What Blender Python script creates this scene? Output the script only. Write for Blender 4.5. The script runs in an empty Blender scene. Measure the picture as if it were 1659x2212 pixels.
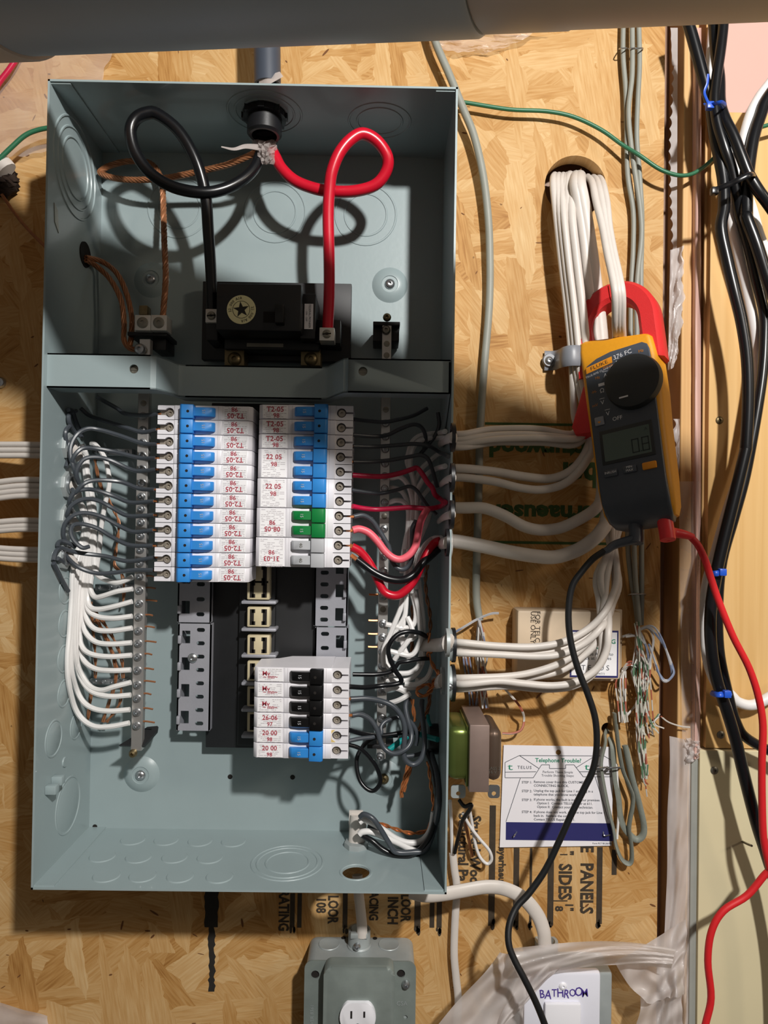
import bpy, bmesh, math, random
from mathutils import Vector, Matrix, geometry
random.seed(7)
SC = bpy.context.scene
COL = SC.collection
pi = math.pi
mm = 0.001

# ------------------------------------------------------------------ camera
F_PX, CX, CY = 1500.0, 829.5, 1106.0          # image taken as 1659 x 2212
CAM = Vector((0.11873, -0.74230, -0.02954))
RIGHT = Vector((0.99985623, -0.00741175, 0.01525072))
DOWN = Vector((0.01533478, 0.01142004, -0.9998172))
FWD = Vector((0.00723623, 0.99990732, 0.01153205))
cd = bpy.data.cameras.new('camera'); cam = bpy.data.objects.new('camera', cd); COL.objects.link(cam)
cd.sensor_fit = 'VERTICAL'; cd.sensor_height = 24.0; cd.lens = F_PX * 24.0 / 2212.0
cd.clip_start = 0.01; cd.clip_end = 50
UP = -DOWN
cam.matrix_world = Matrix(((RIGHT.x, UP.x, -FWD.x, CAM.x), (RIGHT.y, UP.y, -FWD.y, CAM.y), (RIGHT.z, UP.z, -FWD.z, CAM.z), (0, 0, 0, 1)))
SC.camera = cam

def ray(u, v):
    return FWD + RIGHT * ((u - CX) / F_PX) + DOWN * ((v - CY) / F_PX)
def P(u, v, d=0.0):                    # photo point -> place, d millimetres in front of the wall face (y = 0)
    r = ray(u, v); return CAM + r * ((-d * mm - CAM.y) / r.y)
def PZ(u, v, z):
    r = ray(u, v); return CAM + r * ((z - CAM.z) / r.z)
def PX(u, v, x):
    r = ray(u, v); return CAM + r * ((x - CAM.x) / r.x)
def px(n, d):                          # n photo pixels at depth d, in metres
    return n * (-CAM.y - d * mm) / F_PX

# ------------------------------------------------------------------ light
w = bpy.data.worlds.new('basement'); SC.world = w; w.use_nodes = True
w.node_tree.nodes['Background'].inputs[0].default_value = (1.0, 0.89, 0.78, 1)
w.node_tree.nodes['Background'].inputs[1].default_value = 0.115
BULB = Vector((0.5354, -1.2362, 0.6647))
ld = bpy.data.lights.new('ceiling_bulb', 'POINT'); lo = bpy.data.objects.new('ceiling_bulb', ld); COL.objects.link(lo)
lo.location = BULB; ld.energy = 92; ld.color = (1.0, 0.97, 0.93); ld.shadow_soft_size = 0.034
l2 = bpy.data.lights.new('added_fill_light', 'POINT'); o2 = bpy.data.objects.new('added_fill_light', l2); COL.objects.link(o2)  # invented warm fill that lifts the band shaded by the pipe
o2.location = (2.2, -1.7, 0.95); l2.energy = 30; l2.color = (1.0, 0.84, 0.66); l2.shadow_soft_size = 0.15
vs = SC.view_settings
vs.view_transform = 'Standard'; vs.look = 'None'; vs.gamma = 1.0; vs.exposure = 0.0; vs.use_curve_mapping = False

# ------------------------------------------------------------------ materials
def lin(c):
    if isinstance(c, str):
        c = tuple(int(c[i:i + 2], 16) / 255 for i in (1, 3, 5))
    return tuple(x / 12.92 if x <= 0.04045 else ((x + 0.055) / 1.055) ** 2.4 for x in c[:3]) + (1.0,)
MATS = {}
def nodes_of(name):
    m = bpy.data.materials.new(name); m.use_nodes = True
    nt = m.node_tree; b = nt.nodes['Principled BSDF']; MATS[name] = m
    return m, nt, b
def mat(name, col, rough=0.5, metal=0.0, var=0.10, nscale=60.0, bump=0.0, bscale=400.0, coat=0.0, spec=0.5, trans=0.0, alpha=1.0, sub=0.0):
    m, nt, b = nodes_of(name)
    c = lin(col)
    tc = nt.nodes.new('ShaderNodeTexCoord'); n = nt.nodes.new('ShaderNodeTexNoise')
    n.inputs['Scale'].default_value = nscale; n.inputs['Detail'].default_value = 4
    nt.links.new(tc.outputs['Object'], n.inputs['Vector'])
    mx = nt.nodes.new('ShaderNodeMix'); mx.data_type = 'RGBA'
    mx.inputs[6].default_value = tuple(x * (1 - var) for x in c[:3]) + (1,)
    mx.inputs[7].default_value = tuple(min(1, x * (1 + var)) for x in c[:3]) + (1,)
    nt.links.new(n.outputs['Fac'], mx.inputs[0]); nt.links.new(mx.outputs[2], b.inputs['Base Color'])
    b.inputs['Roughness'].default_value = rough; b.inputs['Metallic'].default_value = metal
    b.inputs['Specular IOR Level'].default_value = spec
    b.inputs['Coat Weight'].default_value = coat
    b.inputs['Transmission Weight'].default_value = trans
    b.inputs['Alpha'].default_value = alpha
    if bump:
        n2 = nt.nodes.new('ShaderNodeTexNoise'); n2.inputs['Scale'].default_value = bscale; n2.inputs['Detail'].default_value = 3
        nt.links.new(tc.outputs['Object'], n2.inputs['Vector'])
        bp = nt.nodes.new('ShaderNodeBump'); bp.inputs['Strength'].default_value = bump; bp.inputs['Distance'].default_value = 0.001
        nt.links.new(n2.outputs['Fac'], bp.inputs['Height']); nt.links.new(bp.outputs[0], b.inputs['Normal'])
    return m
def ramp(nt, stops):
    r = nt.nodes.new('ShaderNodeValToRGB'); e = r.color_ramp.elements
    while len(e) < len(stops): e.new(0.5)
    for i, (p, c) in enumerate(stops): e[i].position = p; e[i].color = lin(c) if isinstance(c, str) else c
    return r
def mathn(nt, op, a, b_=None):
    n = nt.nodes.new('ShaderNodeMath'); n.operation = op
    for i, x in enumerate((a, b_)):
        if x is None: continue
        if isinstance(x, (int, float)): n.inputs[i].default_value = x
        else: nt.links.new(x, n.inputs[i])
    return n.outputs[0]
def osb():
    m, nt, b = nodes_of('osb_board')
    tc = nt.nodes.new('ShaderNodeTexCoord')
    nz = nt.nodes.new('ShaderNodeTexNoise'); nz.inputs['Scale'].default_value = 55; nz.inputs['Detail'].default_value = 2
    nt.links.new(tc.outputs['Object'], nz.inputs['Vector'])
    vm = nt.nodes.new('ShaderNodeVectorMath'); vm.operation = 'MULTIPLY_ADD'
    vm.inputs[1].default_value = (.014, .014, .014); nt.links.new(nz.outputs['Color'], vm.inputs[0]); nt.links.new(tc.outputs['Object'], vm.inputs[2])
    val = None; grain = None
    for i, (ang, L, S, off, th) in enumerate(((12, .11, .036, 0, 0), (-38, .10, .024, 3.1, .5), (52, .09, .026, 7.7, .58), (-8, .12, .015, 5.3, .75), (80, .09, .018, 9.9, .75))):
        mp = nt.nodes.new('ShaderNodeMapping'); mp.vector_type = 'TEXTURE'
        mp.inputs['Rotation'].default_value = (0, math.radians(ang), 0); mp.inputs['Scale'].default_value = (L, 1, S); mp.inputs['Location'].default_value = (off, 0, off)
        nt.links.new(vm.outputs[0], mp.inputs['Vector'])
        v = nt.nodes.new('ShaderNodeTexVoronoi'); v.inputs['Scale'].default_value = 1.0; v.voronoi_dimensions = '3D'
        nt.links.new(mp.outputs[0], v.inputs['Vector'])
        sp = nt.nodes.new('ShaderNodeSeparateColor'); nt.links.new(v.outputs['Color'], sp.inputs[0])
        g = nt.nodes.new('ShaderNodeTexNoise'); g.inputs['Scale'].default_value = 1.0; g.inputs['Detail'].default_value = 5
        mp2 = nt.nodes.new('ShaderNodeMapping'); mp2.vector_type = 'TEXTURE'; mp2.inputs['Rotation'].default_value = (0, math.radians(ang), 0); mp2.inputs['Scale'].default_value = (.03, 1, .0022)
        nt.links.new(tc.outputs['Object'], mp2.inputs['Vector']); nt.links.new(mp2.outputs[0], g.inputs['Vector'])
        if val is None: val, grain = sp.outputs[0], g.outputs['Fac']
        else:
            msk = mathn(nt, 'GREATER_THAN', sp.outputs[1], th)
            for nm in ('v', 'g'):
                mx = nt.nodes.new('ShaderNodeMix'); nt.links.new(msk, mx.inputs[0])
                nt.links.new(val if nm == 'v' else grain, mx.inputs[2]); nt.links.new(sp.outputs[0] if nm == 'v' else g.outputs['Fac'], mx.inputs[3])
                if nm == 'v': val = mx.outputs[0]
                else: grain = mx.outputs[0]
    big = nt.nodes.new('ShaderNodeTexNoise'); big.inputs['Scale'].default_value = 14; big.inputs['Detail'].default_value = 3
    nt.links.new(tc.outputs['Object'], big.inputs['Vector'])
    t = mathn(nt, 'ADD', mathn(nt, 'MULTIPLY', val, 0.24), mathn(nt, 'MULTIPLY', grain, 0.50))
    t = mathn(nt, 'ADD', t, mathn(nt, 'MULTIPLY', big.outputs['Fac'], 0.26))
    r = ramp(nt, ((.25, '#96652f'), (.40, '#b88a50'), (.55, '#c8a06a'), (.70, '#d4b280'), (.85, '#e2c99c')))
    nt.links.new(t, r.inputs[0])
    spk = nt.nodes.new('ShaderNodeTexNoise'); spk.inputs['Scale'].default_value = 110; spk.inputs['Detail'].default_value = 3; spk.inputs['Roughness'].default_value = .6
    nt.links.new(tc.outputs['Object'], spk.inputs['Vector'])
    sr = ramp(nt, ((.70, (0, 0, 0, 1)), (.76, (1, 1, 1, 1)))); nt.links.new(spk.outputs['Fac'], sr.inputs[0])
    mx = nt.nodes.new('ShaderNodeMix'); mx.data_type = 'RGBA'; mx.inputs[7].default_value = lin('#54351c')
    nt.links.new(mathn(nt, 'MULTIPLY', sr.outputs[0], .8), mx.inputs[0]); nt.links.new(r.outputs[0], mx.inputs[6]); nt.links.new(mx.outputs[2], b.inputs['Base Color'])
    b.inputs['Roughness'].default_value = .62; b.inputs['Specular IOR Level'].default_value = .25
    bp = nt.nodes.new('ShaderNodeBump'); bp.inputs['Strength'].default_value = .25; bp.inputs['Distance'].default_value = .002
    nt.links.new(t, bp.inputs['Height']); nt.links.new(bp.outputs[0], b.inputs['Normal'])
    return m
def wood(name, c1, c2, sx=.004, sz=.25):
    m, nt, b = nodes_of(name)
    tc = nt.nodes.new('ShaderNodeTexCoord'); mp = nt.nodes.new('ShaderNodeMapping'); mp.vector_type = 'TEXTURE'; mp.inputs['Scale'].default_value = (sx, .05, sz)
    n = nt.nodes.new('ShaderNodeTexNoise'); n.inputs['Scale'].default_value = 1.0; n.inputs['Detail'].default_value = 4; n.inputs['Distortion'].default_value = .6
    nt.links.new(tc.outputs['Object'], mp.inputs['Vector']); nt.links.new(mp.outputs[0], n.inputs['Vector'])
    r = ramp(nt, ((.3, c1), (.7, c2))); nt.links.new(n.outputs['Fac'], r.inputs[0]); nt.links.new(r.outputs[0], b.inputs['Base Color'])
    b.inputs['Roughness'].default_value = .55; b.inputs['Specular IOR Level'].default_value = .3
    return m
def poly_film(name, col, a=0.45, rough=.3):
    m, nt, b = nodes_of(name)
    b.inputs['Base Color'].default_value = lin(col); b.inputs['Roughness'].default_value = rough
    tr = nt.nodes.new('ShaderNodeBsdfTransparent'); tl = nt.nodes.new('ShaderNodeBsdfTranslucent'); tl.inputs[0].default_value = lin(col)
    m1 = nt.nodes.new('ShaderNodeMixShader'); m1.inputs[0].default_value = .35
    m2 = nt.nodes.new('ShaderNodeMixShader')
    tc = nt.nodes.new('ShaderNodeTexCoord'); n = nt.nodes.new('ShaderNodeTexNoise'); n.inputs['Scale'].default_value = 25; n.inputs['Detail'].default_value = 3
    nt.links.new(tc.outputs['Object'], n.inputs['Vector'])
    f = mathn(nt, 'MULTIPLY_ADD', n.outputs['Fac'], .4); f.node.inputs[2].default_value = a - .2
    f.node.use_clamp = True
    nt.links.new(b.outputs[0], m1.inputs[1]); nt.links.new(tl.outputs[0], m1.inputs[2])
    nt.links.new(f, m2.inputs[0]); nt.links.new(tr.outputs[0], m2.inputs[1]); nt.links.new(m1.outputs[0], m2.inputs[2])
    nt.links.new(m2.outputs[0], nt.nodes['Material Output'].inputs['Surface'])
    n2 = nt.nodes.new('ShaderNodeTexNoise'); n2.inputs['Scale'].default_value = 22; n2.inputs['Detail'].default_value = 2
    nt.links.new(tc.outputs['Object'], n2.inputs['Vector'])
    bp = nt.nodes.new('ShaderNodeBump'); bp.inputs['Strength'].default_value = .25; bp.inputs['Distance'].default_value = .004
    nt.links.new(n2.outputs['Fac'], bp.inputs['Height']); nt.links.new(bp.outputs[0], b.inputs['Normal'])
    return m
def stripes(name, c1, c2, scale):
    m, nt, b = nodes_of(name)
    tc = nt.nodes.new('ShaderNodeTexCoord'); wv = nt.nodes.new('ShaderNodeTexWave'); wv.bands_direction = 'Z'
    wv.inputs['Scale'].default_value = scale; wv.inputs['Distortion'].default_value = 1.5
    nt.links.new(tc.outputs['Object'], wv.inputs['Vector'])
    r = ramp(nt, ((.48, c1), (.56, c2))); nt.links.new(wv.outputs['Fac'], r.inputs[0]); nt.links.new(r.outputs[0], b.inputs['Base Color'])
    b.inputs['Roughness'].default_value = .4
    return m

M_OSB = osb()
M_STUD = wood('stud_pine', '#c79a62', '#dcb680'); M_PLY = wood('plywood', '#cda366', '#dcb67c', .012, .4)
M_DRY = mat('drywall_paper', '#d9cda8', .8, var=.05, nscale=20)
M_DRYEDGE = mat('drywall_edge', '#9a9c96', .8, var=.12, nscale=50)
M_PINK = mat('pink_vapour_barrier', '#d2aca1', .32, var=.08, nscale=9, bump=.2, bscale=14)
M_RECESS = mat('insulated_recess', '#8a6a55', .5, var=.25, nscale=18, bump=.4, bscale=30)
M_FLOOR = mat('concrete_floor', '#55524d', .9, var=.2, nscale=3)
M_DARK = mat('dark_cavity', '#1a1512', .9)
M_PAINT = mat('grey_panel_paint', '#95a4a6', .36, var=.05, nscale=25, bump=.06, bscale=220, coat=.15)
M_PAINT2 = mat('grey_knockout_line', '#6f7f7e', .45, var=.06)
M_PAINTHI = mat('grey_panel_edge', '#b4c2bf', .4, var=.06)
M_BLACKPL = mat('black_phenolic', '#17181b', .42, var=.2, nscale=90, bump=.05)
M_BLACKBASE = mat('black_insulator', '#1d1e20', .5, var=.2, nscale=60)
M_WHITEPL = mat('white_breaker_plastic', '#e3e1e6', .4, var=.04, nscale=80)
M_LABELW = mat('white_label_paper', '#efeef0', .55, var=.03)
M_BLUE = mat('blue_toggle', '#2f86d2', .42, var=.08)
M_GREEN = mat('green_toggle', '#0b7a3a', .42, var=.08)
M_GREYT = mat('grey_toggle', '#b3b5b9', .42, var=.06)
M_BLACKT = mat('black_toggle', '#0c0c0d', .32, var=.2)
M_REDINK = mat('red_ink', '#a83848', .7, var=.15)
M_GREYINK = mat('grey_ink', '#a9a3a8', .7, var=.15)
M_BLACKINK = mat('black_ink', '#23201c', .8, var=.3, nscale=120)
M_FADEINK = mat('faded_black_ink', '#3c3226', .8, var=.4, nscale=150)
M_GREENINK = mat('green_ink', '#3f5a2c', .8, var=.35, nscale=90)
M_TEALINK = mat('green_print', '#2f8a6c', .7)
M_NAVY = mat('navy_print', '#2c2c66', .5, var=.05)
M_TEXT = mat('grey_print', '#4e525a', .7)
M_WHITEINK = mat('white_ink', '#e6e6ea', .5)
M_ORANGEINK = mat('orange_ink', '#d08020', .5)
M_STEEL = mat('zinc_steel', '#b9bcbf', .28, metal=.9, var=.15, nscale=80)
M_STEELD = mat('dull_steel', '#8f8b80', .4, metal=.8, var=.25, nscale=120)
M_ALU = mat('tinned_bar', '#c9c7c4', .33, metal=.75, var=.10, nscale=60)
M_LUG = mat('aluminium_lug', '#d9d6d0', .35, metal=.5, var=.08)
M_BRASS = mat('aged_brass', '#7c6e50', .4, metal=.8, var=.3, nscale=150)
M_GALV = mat('galvanised_steel', '#a6adad', .45, metal=.25, var=.22, nscale=45, bump=.1, bscale=160)
M_GALVD = mat('dark_galvanised', '#89938f', .42, metal=.3, var=.25, nscale=50, bump=.1, bscale=160)
M_RAIL = mat('grey_rail_steel', '#a2a3ab', .5, metal=.25, var=.10, nscale=50, bump=.1)
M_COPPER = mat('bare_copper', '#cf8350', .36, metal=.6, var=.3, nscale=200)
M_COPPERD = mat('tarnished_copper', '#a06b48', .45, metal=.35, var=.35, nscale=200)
M_WBLACK = mat('black_insulation', '#43484e', .33, var=.10, nscale=80)
M_WBLACK2 = mat('black_cable_jacket', '#101114', .28, var=.15)
M_WWHITE = mat('white_insulation', '#e7e5e3', .4, var=.05)
M_WRED = mat('red_insulation', '#c5132b', .3, var=.08)
M_WCRIM = mat('crimson_insulation', '#c21a44', .32, var=.08)
M_WPINK = mat('faded_red_insulation', '#f06a78', .4, var=.06)
M_WTEAL = mat('teal_insulation', '#0d8f8d', .4, var=.1)
M_WGREEN = mat('green_insulation', '#2c6a4b', .4, var=.15)
M_NM = mat('white_cable_sheath', '#d2cbc4', .45, var=.06, nscale=70, bump=.15, bscale=90)
M_GREYCABLE = mat('grey_cable_jacket', '#8f9188', .5, var=.1)
M_GREYFLAT = mat('grey_phone_cable', '#7d8279', .55, var=.15, nscale=150, bump=.2)
M_BEIGE = mat('beige_plastic', '#d2bda2', .5, var=.05)
M_BAKE = mat('beige_bakelite', '#cabd9b', .45, var=.12, nscale=100)
M_CREAM = mat('cream_label', '#d9d3a4', .5, var=.05)
M_YELLOW = mat('yellow_rubber', '#e0991a', .5, var=.06, nscale=300, bump=.1)
M_CHAR = mat('charcoal_plastic', '#474d57', .38, var=.08, nscale=150, bump=.06)
M_DIAL = mat('dial_plastic', '#2a2c2d', .5, var=.1)
M_JAW = mat('red_jaw_plastic', '#d32a2c', .5, var=.10, nscale=900, bump=.25, bscale=1500)
M_LCD = mat('lcd_glass', '#55635c', .25, var=.08, nscale=20)
M_LCDSEG = mat('lcd_segment', '#24302e', .5)
M_BTNGREY = mat('grey_rubber_button', '#8b8f98', .5)
M_BTNOR = mat('orange_rubber_button', '#f09a20', .5)
M_LEADRED = mat('red_silicone', '#d42026', .5, var=.06, nscale=200)
M_PLUGRED = mat('red_plug_plastic', '#f0363c', .4)
M_LEADBLK = mat('black_silicone', '#141517', .5, var=.1)
M_TIEBLUE = mat('blue_nylon', '#2457c8', .35)
M_PVC = mat('dark_grey_conduit', '#3d4450', .5, var=.1, nscale=60)
M_PIPE = mat('grey_drain_pipe', '#a6b5c4', .42, var=.10, nscale=12)
M_PIPE2 = mat('bounce_tinted_pipe_hub', '#cbbfb2', .45, var=.12, nscale=14)  # lighter beige stands in for light bounced up onto the grey pipe
M_STRAP = mat('grey_plastic_strap', '#7c7f86', .4, var=.1)
M_PAPER = mat('white_card', '#ece9ee', .65, var=.03, nscale=10)
M_RECEPT = mat('white_receptacle_plastic', '#eeeef4', .3, var=.02)
M_PLATE = mat('white_wall_plate', '#e4e5f0', .3, var=.03)
M_PEN = mat('purple_marker', '#4a3590', .6)
M_XFGREEN = mat('olive_passivated_steel', '#6d7a3f', .3, metal=.75, var=.35, nscale=30)
M_XFBRONZE = mat('bronze_passivated_steel', '#6d5c50', .34, metal=.6, var=.15, nscale=40)
M_XFCORE = mat('laminated_steel', '#8d7a72', .45, metal=.4, var=.08, nscale=120)
M_POLY = poly_film('milky_polyethylene', '#ece6e4', .74)
M_POLYC = poly_film('clear_polyethylene', '#efe4de', .32)
M_TAPE = poly_film('clear_tape', '#d8cfcb', .6)
M_STRO = stripes('white_red_pair', '#cfc9c0', '#b0634e', 14)
M_STRG = stripes('white_green_pair', '#ccccc0', '#5c7f62', 12)
M_STRB = stripes('grey_blue_pair', '#b5b5b8', '#808ba4', 10)
M_STRW = mat('grey_white_pair', '#c9c7c4', .4)
M_FOAM = mat('dark_foam', '#2b1d14', .9, var=.4, nscale=200, bump=1, bscale=300)
M_STAIN = mat('scorched_plastic', '#d8bd7a', .5, var=.3, nscale=300)

# ------------------------------------------------------------------ mesh helpers
def box(bm, x0, x1, y0, y1, z0, z1, bev=0, seg=2):
    vs_ = [bm.verts.new((x, y, z)) for x in (x0, x1) for y in (y0, y1) for z in (z0, z1)]
    fs = [bm.faces.new([vs_[i] for i in q]) for q in ((0, 1, 3, 2), (4, 6, 7, 5), (0, 4, 5, 1), (2, 3, 7, 6), (0, 2, 6, 4), (1, 5, 7, 3))]
    if bev:
        es = list({e for f in fs for e in f.edges})
        bmesh.ops.bevel(bm, geom=es, offset=bev, segments=seg, affect='EDGES', profile=.5)
    return vs_
def prism(bm, poly, z0, z1, M=None, bev=0):         # 2-D outline extruded along z, then mapped by M
    M = M or Matrix()
    a = [bm.verts.new(M @ Vector((x, y, z0))) for x, y in poly]; b = [bm.verts.new(M @ Vector((x, y, z1))) for x, y in poly]
    n = len(poly); fs = [bm.faces.new(a[::-1]), bm.faces.new(b)]
    for i in range(n): bm.faces.new((a[i], a[(i + 1) % n], b[(i + 1) % n], b[i]))
    if bev: bmesh.ops.bevel(bm, geom=list(fs[1].edges), offset=bev, segments=2, affect='EDGES', profile=.5)
def circle(cx, cy, r, n=24, ry=None, a0=0.0):
    ry = r if ry is None else ry
    return [(cx + r * math.cos(a0 + 2 * pi * i / n), cy + ry * math.sin(a0 + 2 * pi * i / n)) for i in range(n)]
def rrect(x0, x1, y0, y1, r, n=4):
    o = []
    for cx_, cy_, a in ((x1 - r, y1 - r, 0), (x0 + r, y1 - r, pi / 2), (x0 + r, y0 + r, pi), (x1 - r, y0 + r, 1.5 * pi)):
        o += [(cx_ + r * math.cos(a + pi / 2 * i / n), cy_ + r * math.sin(a + pi / 2 * i / n)) for i in range(n + 1)]
    return o
def plate(bm, outer, holes, t, M=None):             # flat plate with real holes; front at z = 0, back at z = -t
    M = M or Matrix()
    loops = [outer] + holes
    flat = [p for l in loops for p in l]
    tris = geometry.tessellate_polygon([[Vector((x, y, 0)) for x, y in l] for l in loops])
    f = [bm.verts.new(M @ Vector((x, y, 0))) for x, y in flat]; b = [bm.verts.new(M @ Vector((x, y, -t))) for x, y in flat]
    for q in tris:
        try: bm.faces.new([f[i] for i in q]); bm.faces.new([b[i] for i in q[::-1]])
        except ValueError: pass
    k = 0
    for l in loops:
        n = len(l)
        for i in range(n):
            i0, i1 = k + i, k + (i + 1) % n
            try: bm.faces.new((f[i0], b[i0], b[i1], f[i1]))
            except ValueError: pass
        k += n
    bmesh.ops.recalc_face_normals(bm, faces=bm.faces)
def lathe(bm, prof, M, n=24):                        # profile (r, z) spun about local z
    rings = []
    for r, z in prof:
        if r < 1e-7: rings.append([bm.verts.new(M @ Vector((0, 0, z)))])
        else: rings.append([bm.verts.new(M @ Vector((r * math.cos(2 * pi * i / n), r * math.sin(2 * pi * i / n), z))) for i in range(n)])
    for a, b in zip(rings, rings[1:]):
        for i in range(n):
            j = (i + 1) % n
            if len(a) == 1 and len(b) == 1: continue
            if len(a) == 1: bm.faces.new((a[0], b[i], b[j]))
            elif len(b) == 1: bm.faces.new((a[i], b[0], a[j]))
            else: bm.faces.new((a[i], b[i], b[j], a[j]))
def spline(pts, k=6):
    pts = [Vector(p) for p in pts]
    if len(pts) < 3: return pts
    q = [pts[0] * 2 - pts[1]] + pts + [pts[-1] * 2 - pts[-2]]; o = []
    for i in range(1, len(q) - 2):
        p0, p1, p2, p3 = q[i - 1:i + 3]
        for j in range(k):
            t = j / k
            o.append(.5 * ((2 * p1) + (p2 - p0) * t + (2 * p0 - 5 * p1 + 4 * p2 - p3) * t * t + (3 * p1 - p0 - 3 * p2 + p3) * t ** 3))
    o.append(pts[-1]); return o
def frames(c):
    out = []; prev = None
    for i in range(len(c)):
        t = (c[min(i + 1, len(c) - 1)] - c[max(i - 1, 0)])
        t = t.normalized() if t.length > 1e-9 else Vector((0, 0, 1))
        if prev is None:
            s = t.cross(Vector((0, 1, 0)))
            if s.length < .2: s = t.cross(Vector((0, 0, 1)))
        else: s = prev - t * prev.dot(t)
        s.normalize(); prev = s
        out.append((t, s, t.cross(s)))
    return out
def sweep(bm, c, ra, rb=None, n=8, taper=None):
    rb = ra if rb is None else rb
    fr = frames(c); rings = []
    for i, (p, (t, s, u)) in enumerate(zip(c, fr)):
        k = taper(i / (len(c) - 1)) if taper else 1
        rings.append([bm.verts.new(p + s * (ra * k * math.cos(2 * pi * j / n)) + u * (rb * k * math.sin(2 * pi * j / n))) for j in range(n)])
    for a, b in zip(rings, rings[1:]):
        for j in range(n): bm.faces.new((a[j], a[(j + 1) % n], b[(j + 1) % n], b[j]))
    bm.faces.new(rings[0][::-1]); bm.faces.new(rings[-1])
def tube(pts, r, rb=None, n=8, k=5, taper=None):
    bm = bmesh.new(); sweep(bm, spline(pts, k), r, rb, n, taper); return bm
def twist(pts, R, r, strands=6, pitch=.02, k=8, n=5):
    bm = bmesh.new(); c = spline(pts, k); fr = frames(c)
    L = [0]
    for a, b in zip(c, c[1:]): L.append(L[-1] + (b - a).length)
    for s_ in range(strands):
        path = [p + s * (R * math.cos(2 * pi * (l / pitch + s_ / strands))) + u * (R * math.sin(2 * pi * (l / pitch + s_ / strands))) for p, (t, s, u), l in zip(c, fr, L)]
        sweep(bm, path, r, n=n)
    return bm
FRONT = Matrix(((1, 0, 0, 0), (0, 0, -1, 0), (0, 1, 0, 0), (0, 0, 0, 1)))    # local xy -> wall plane, local z -> towards viewer
def at(p, rot=0.0):
    return Matrix.Translation(p) @ FRONT @ Matrix.Rotation(rot, 4, 'Z')
TXT = {}
def text_bm(bm, s, size, M, align='CENTER', t=0.0, spacing=1.0, sx=1.0, bold=0.0):
    key = (s, align, spacing, bold)
    if key not in TXT:
        cu = bpy.data.curves.new('lettering', 'FONT'); cu.body = s; cu.align_x = align; cu.align_y = 'CENTER'; cu.resolution_u = 2; cu.space_character = spacing; cu.offset = bold
        o = bpy.data.objects.new('lettering', cu); COL.objects.link(o)
        dg = bpy.context.evaluated_depsgraph_get(); me = bpy.data.meshes.new_from_object(o.evaluated_get(dg))
        TXT[key] = ([v.co.copy() for v in me.vertices], [tuple(p.vertices) for p in me.polygons])
        bpy.data.objects.remove(o); bpy.data.curves.remove(cu); bpy.data.meshes.remove(me)
    vv, ff = TXT[key]
    nv = [bm.verts.new(M @ Vector((v.x * size * sx, v.y * size, t))) for v in vv]
    for f in ff:
        try: bm.faces.new([nv[i] for i in f])
        except ValueError: pass

def finish(bm, name, m, smooth=None):
    bmesh.ops.recalc_face_normals(bm, faces=[f for f in bm.faces if True]) if smooth is not None else None
    me = bpy.data.meshes.new(name)
    bm.to_mesh(me); bm.free(); me.materials.append(m)
    if smooth:
        me.polygons.foreach_set('use_smooth', [True] * len(me.polygons))
        try: me.set_sharp_from_angle(angle=math.radians(40))
        except Exception: pass
    return me
def wpos(o): return o.matrix_basis.translation if o.parent is None else wpos(o.parent) + o.matrix_basis.translation
def part(name, bm, m, parent, smooth=True, local=False, label=None):
    """a part of a thing; mesh given in place coordinates unless local"""
    me = finish(bm, name, m, smooth)
    o = bpy.data.objects.new(name, me); COL.objects.link(o)
    o.parent = parent
    if not local: me.transform(Matrix.Translation(-wpos(parent)))
    if label: o['label'] = label
    return o
def thing(name, label, cat, loc=(0, 0, 0), group=None, M=None):
    o = bpy.data.objects.new(name, None); COL.objects.link(o); o.empty_display_size = .01
    if M is not None: o.matrix_basis = M
    else: o.location = loc
    o['label'] = label; o['category'] = cat
    if group: o['group'] = group
    return o
def solo(name, bm, m, label=None, cat=None, group=None, smooth=True, kind=None):
    me = finish(bm, name, m, smooth)
    c = sum((v.co for v in me.vertices), Vector()) / max(1, len(me.vertices))
    me.transform(Matrix.Translation(-c))
    o = bpy.data.objects.new(name, me); COL.objects.link(o); o.location = c
    if label: o['label'] = label
    if cat: o['category'] = cat
    if group: o['group'] = group
    if kind: o['kind'] = kind
    return o
def struct(name, bm, m, smooth=False): return solo(name, bm, m, kind='structure', smooth=smooth)
def copy_tree(o, parent=None):
    c = o.copy(); COL.objects.link(c); c.parent = parent
    for ch in [x for x in o.children]: copy_tree(ch, c)
    return c
ORD = ['', 'topmost', 'second', 'third', 'fourth', 'fifth', 'sixth', 'seventh', 'eighth', 'ninth', 'tenth', 'eleventh', 'twelfth', 'thirteenth', 'fourteenth', 'fifteenth']
# ------------------------------------------------------------------ the setting
def X(u, v=1100, d=0): return P(u, v, d).x
def Z(v, u=800, d=0): return P(u, v, d).z
bm = bmesh.new()
HOLE = P(1243, 402, 0); HOLE2 = P(1312, 1574, 0)
plate(bm, [(-1.2, -1.5), (X(1432), -1.5), (X(1434, 200), 1.0), (-1.2, 1.0)],
      [circle(HOLE.x, HOLE.z, px(67, 0), 40), circle(HOLE2.x, HOLE2.z, px(13, 0), 20)], .018, FRONT)
wall_back = struct('wall_back', bm, M_OSB)
bm = bmesh.new(); box(bm, -4, 4, -5, .034, -1.52, -1.5); struct('floor', bm, M_FLOOR)
bm = bmesh.new(); box(bm, -1.0, 1.3, .036, .040, -1, 1); struct('wall_rear', bm, M_RECESS)
bm = bmesh.new(); box(bm, X(1499), 1.3, .030, .034, -1, 1); struct('wall_rear_vapour_barrier', bm, M_PINK)
bm = bmesh.new(); box(bm, X(1465), X(1497), -.004, .04, -1, 1, .0015); struct('trim_1', bm, M_STUD)
bm = bmesh.new(); box(bm, X(1514), X(1534), -.002, .03, Z(1625), 1, .001); struct('trim_2', bm, M_STUD)
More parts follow.
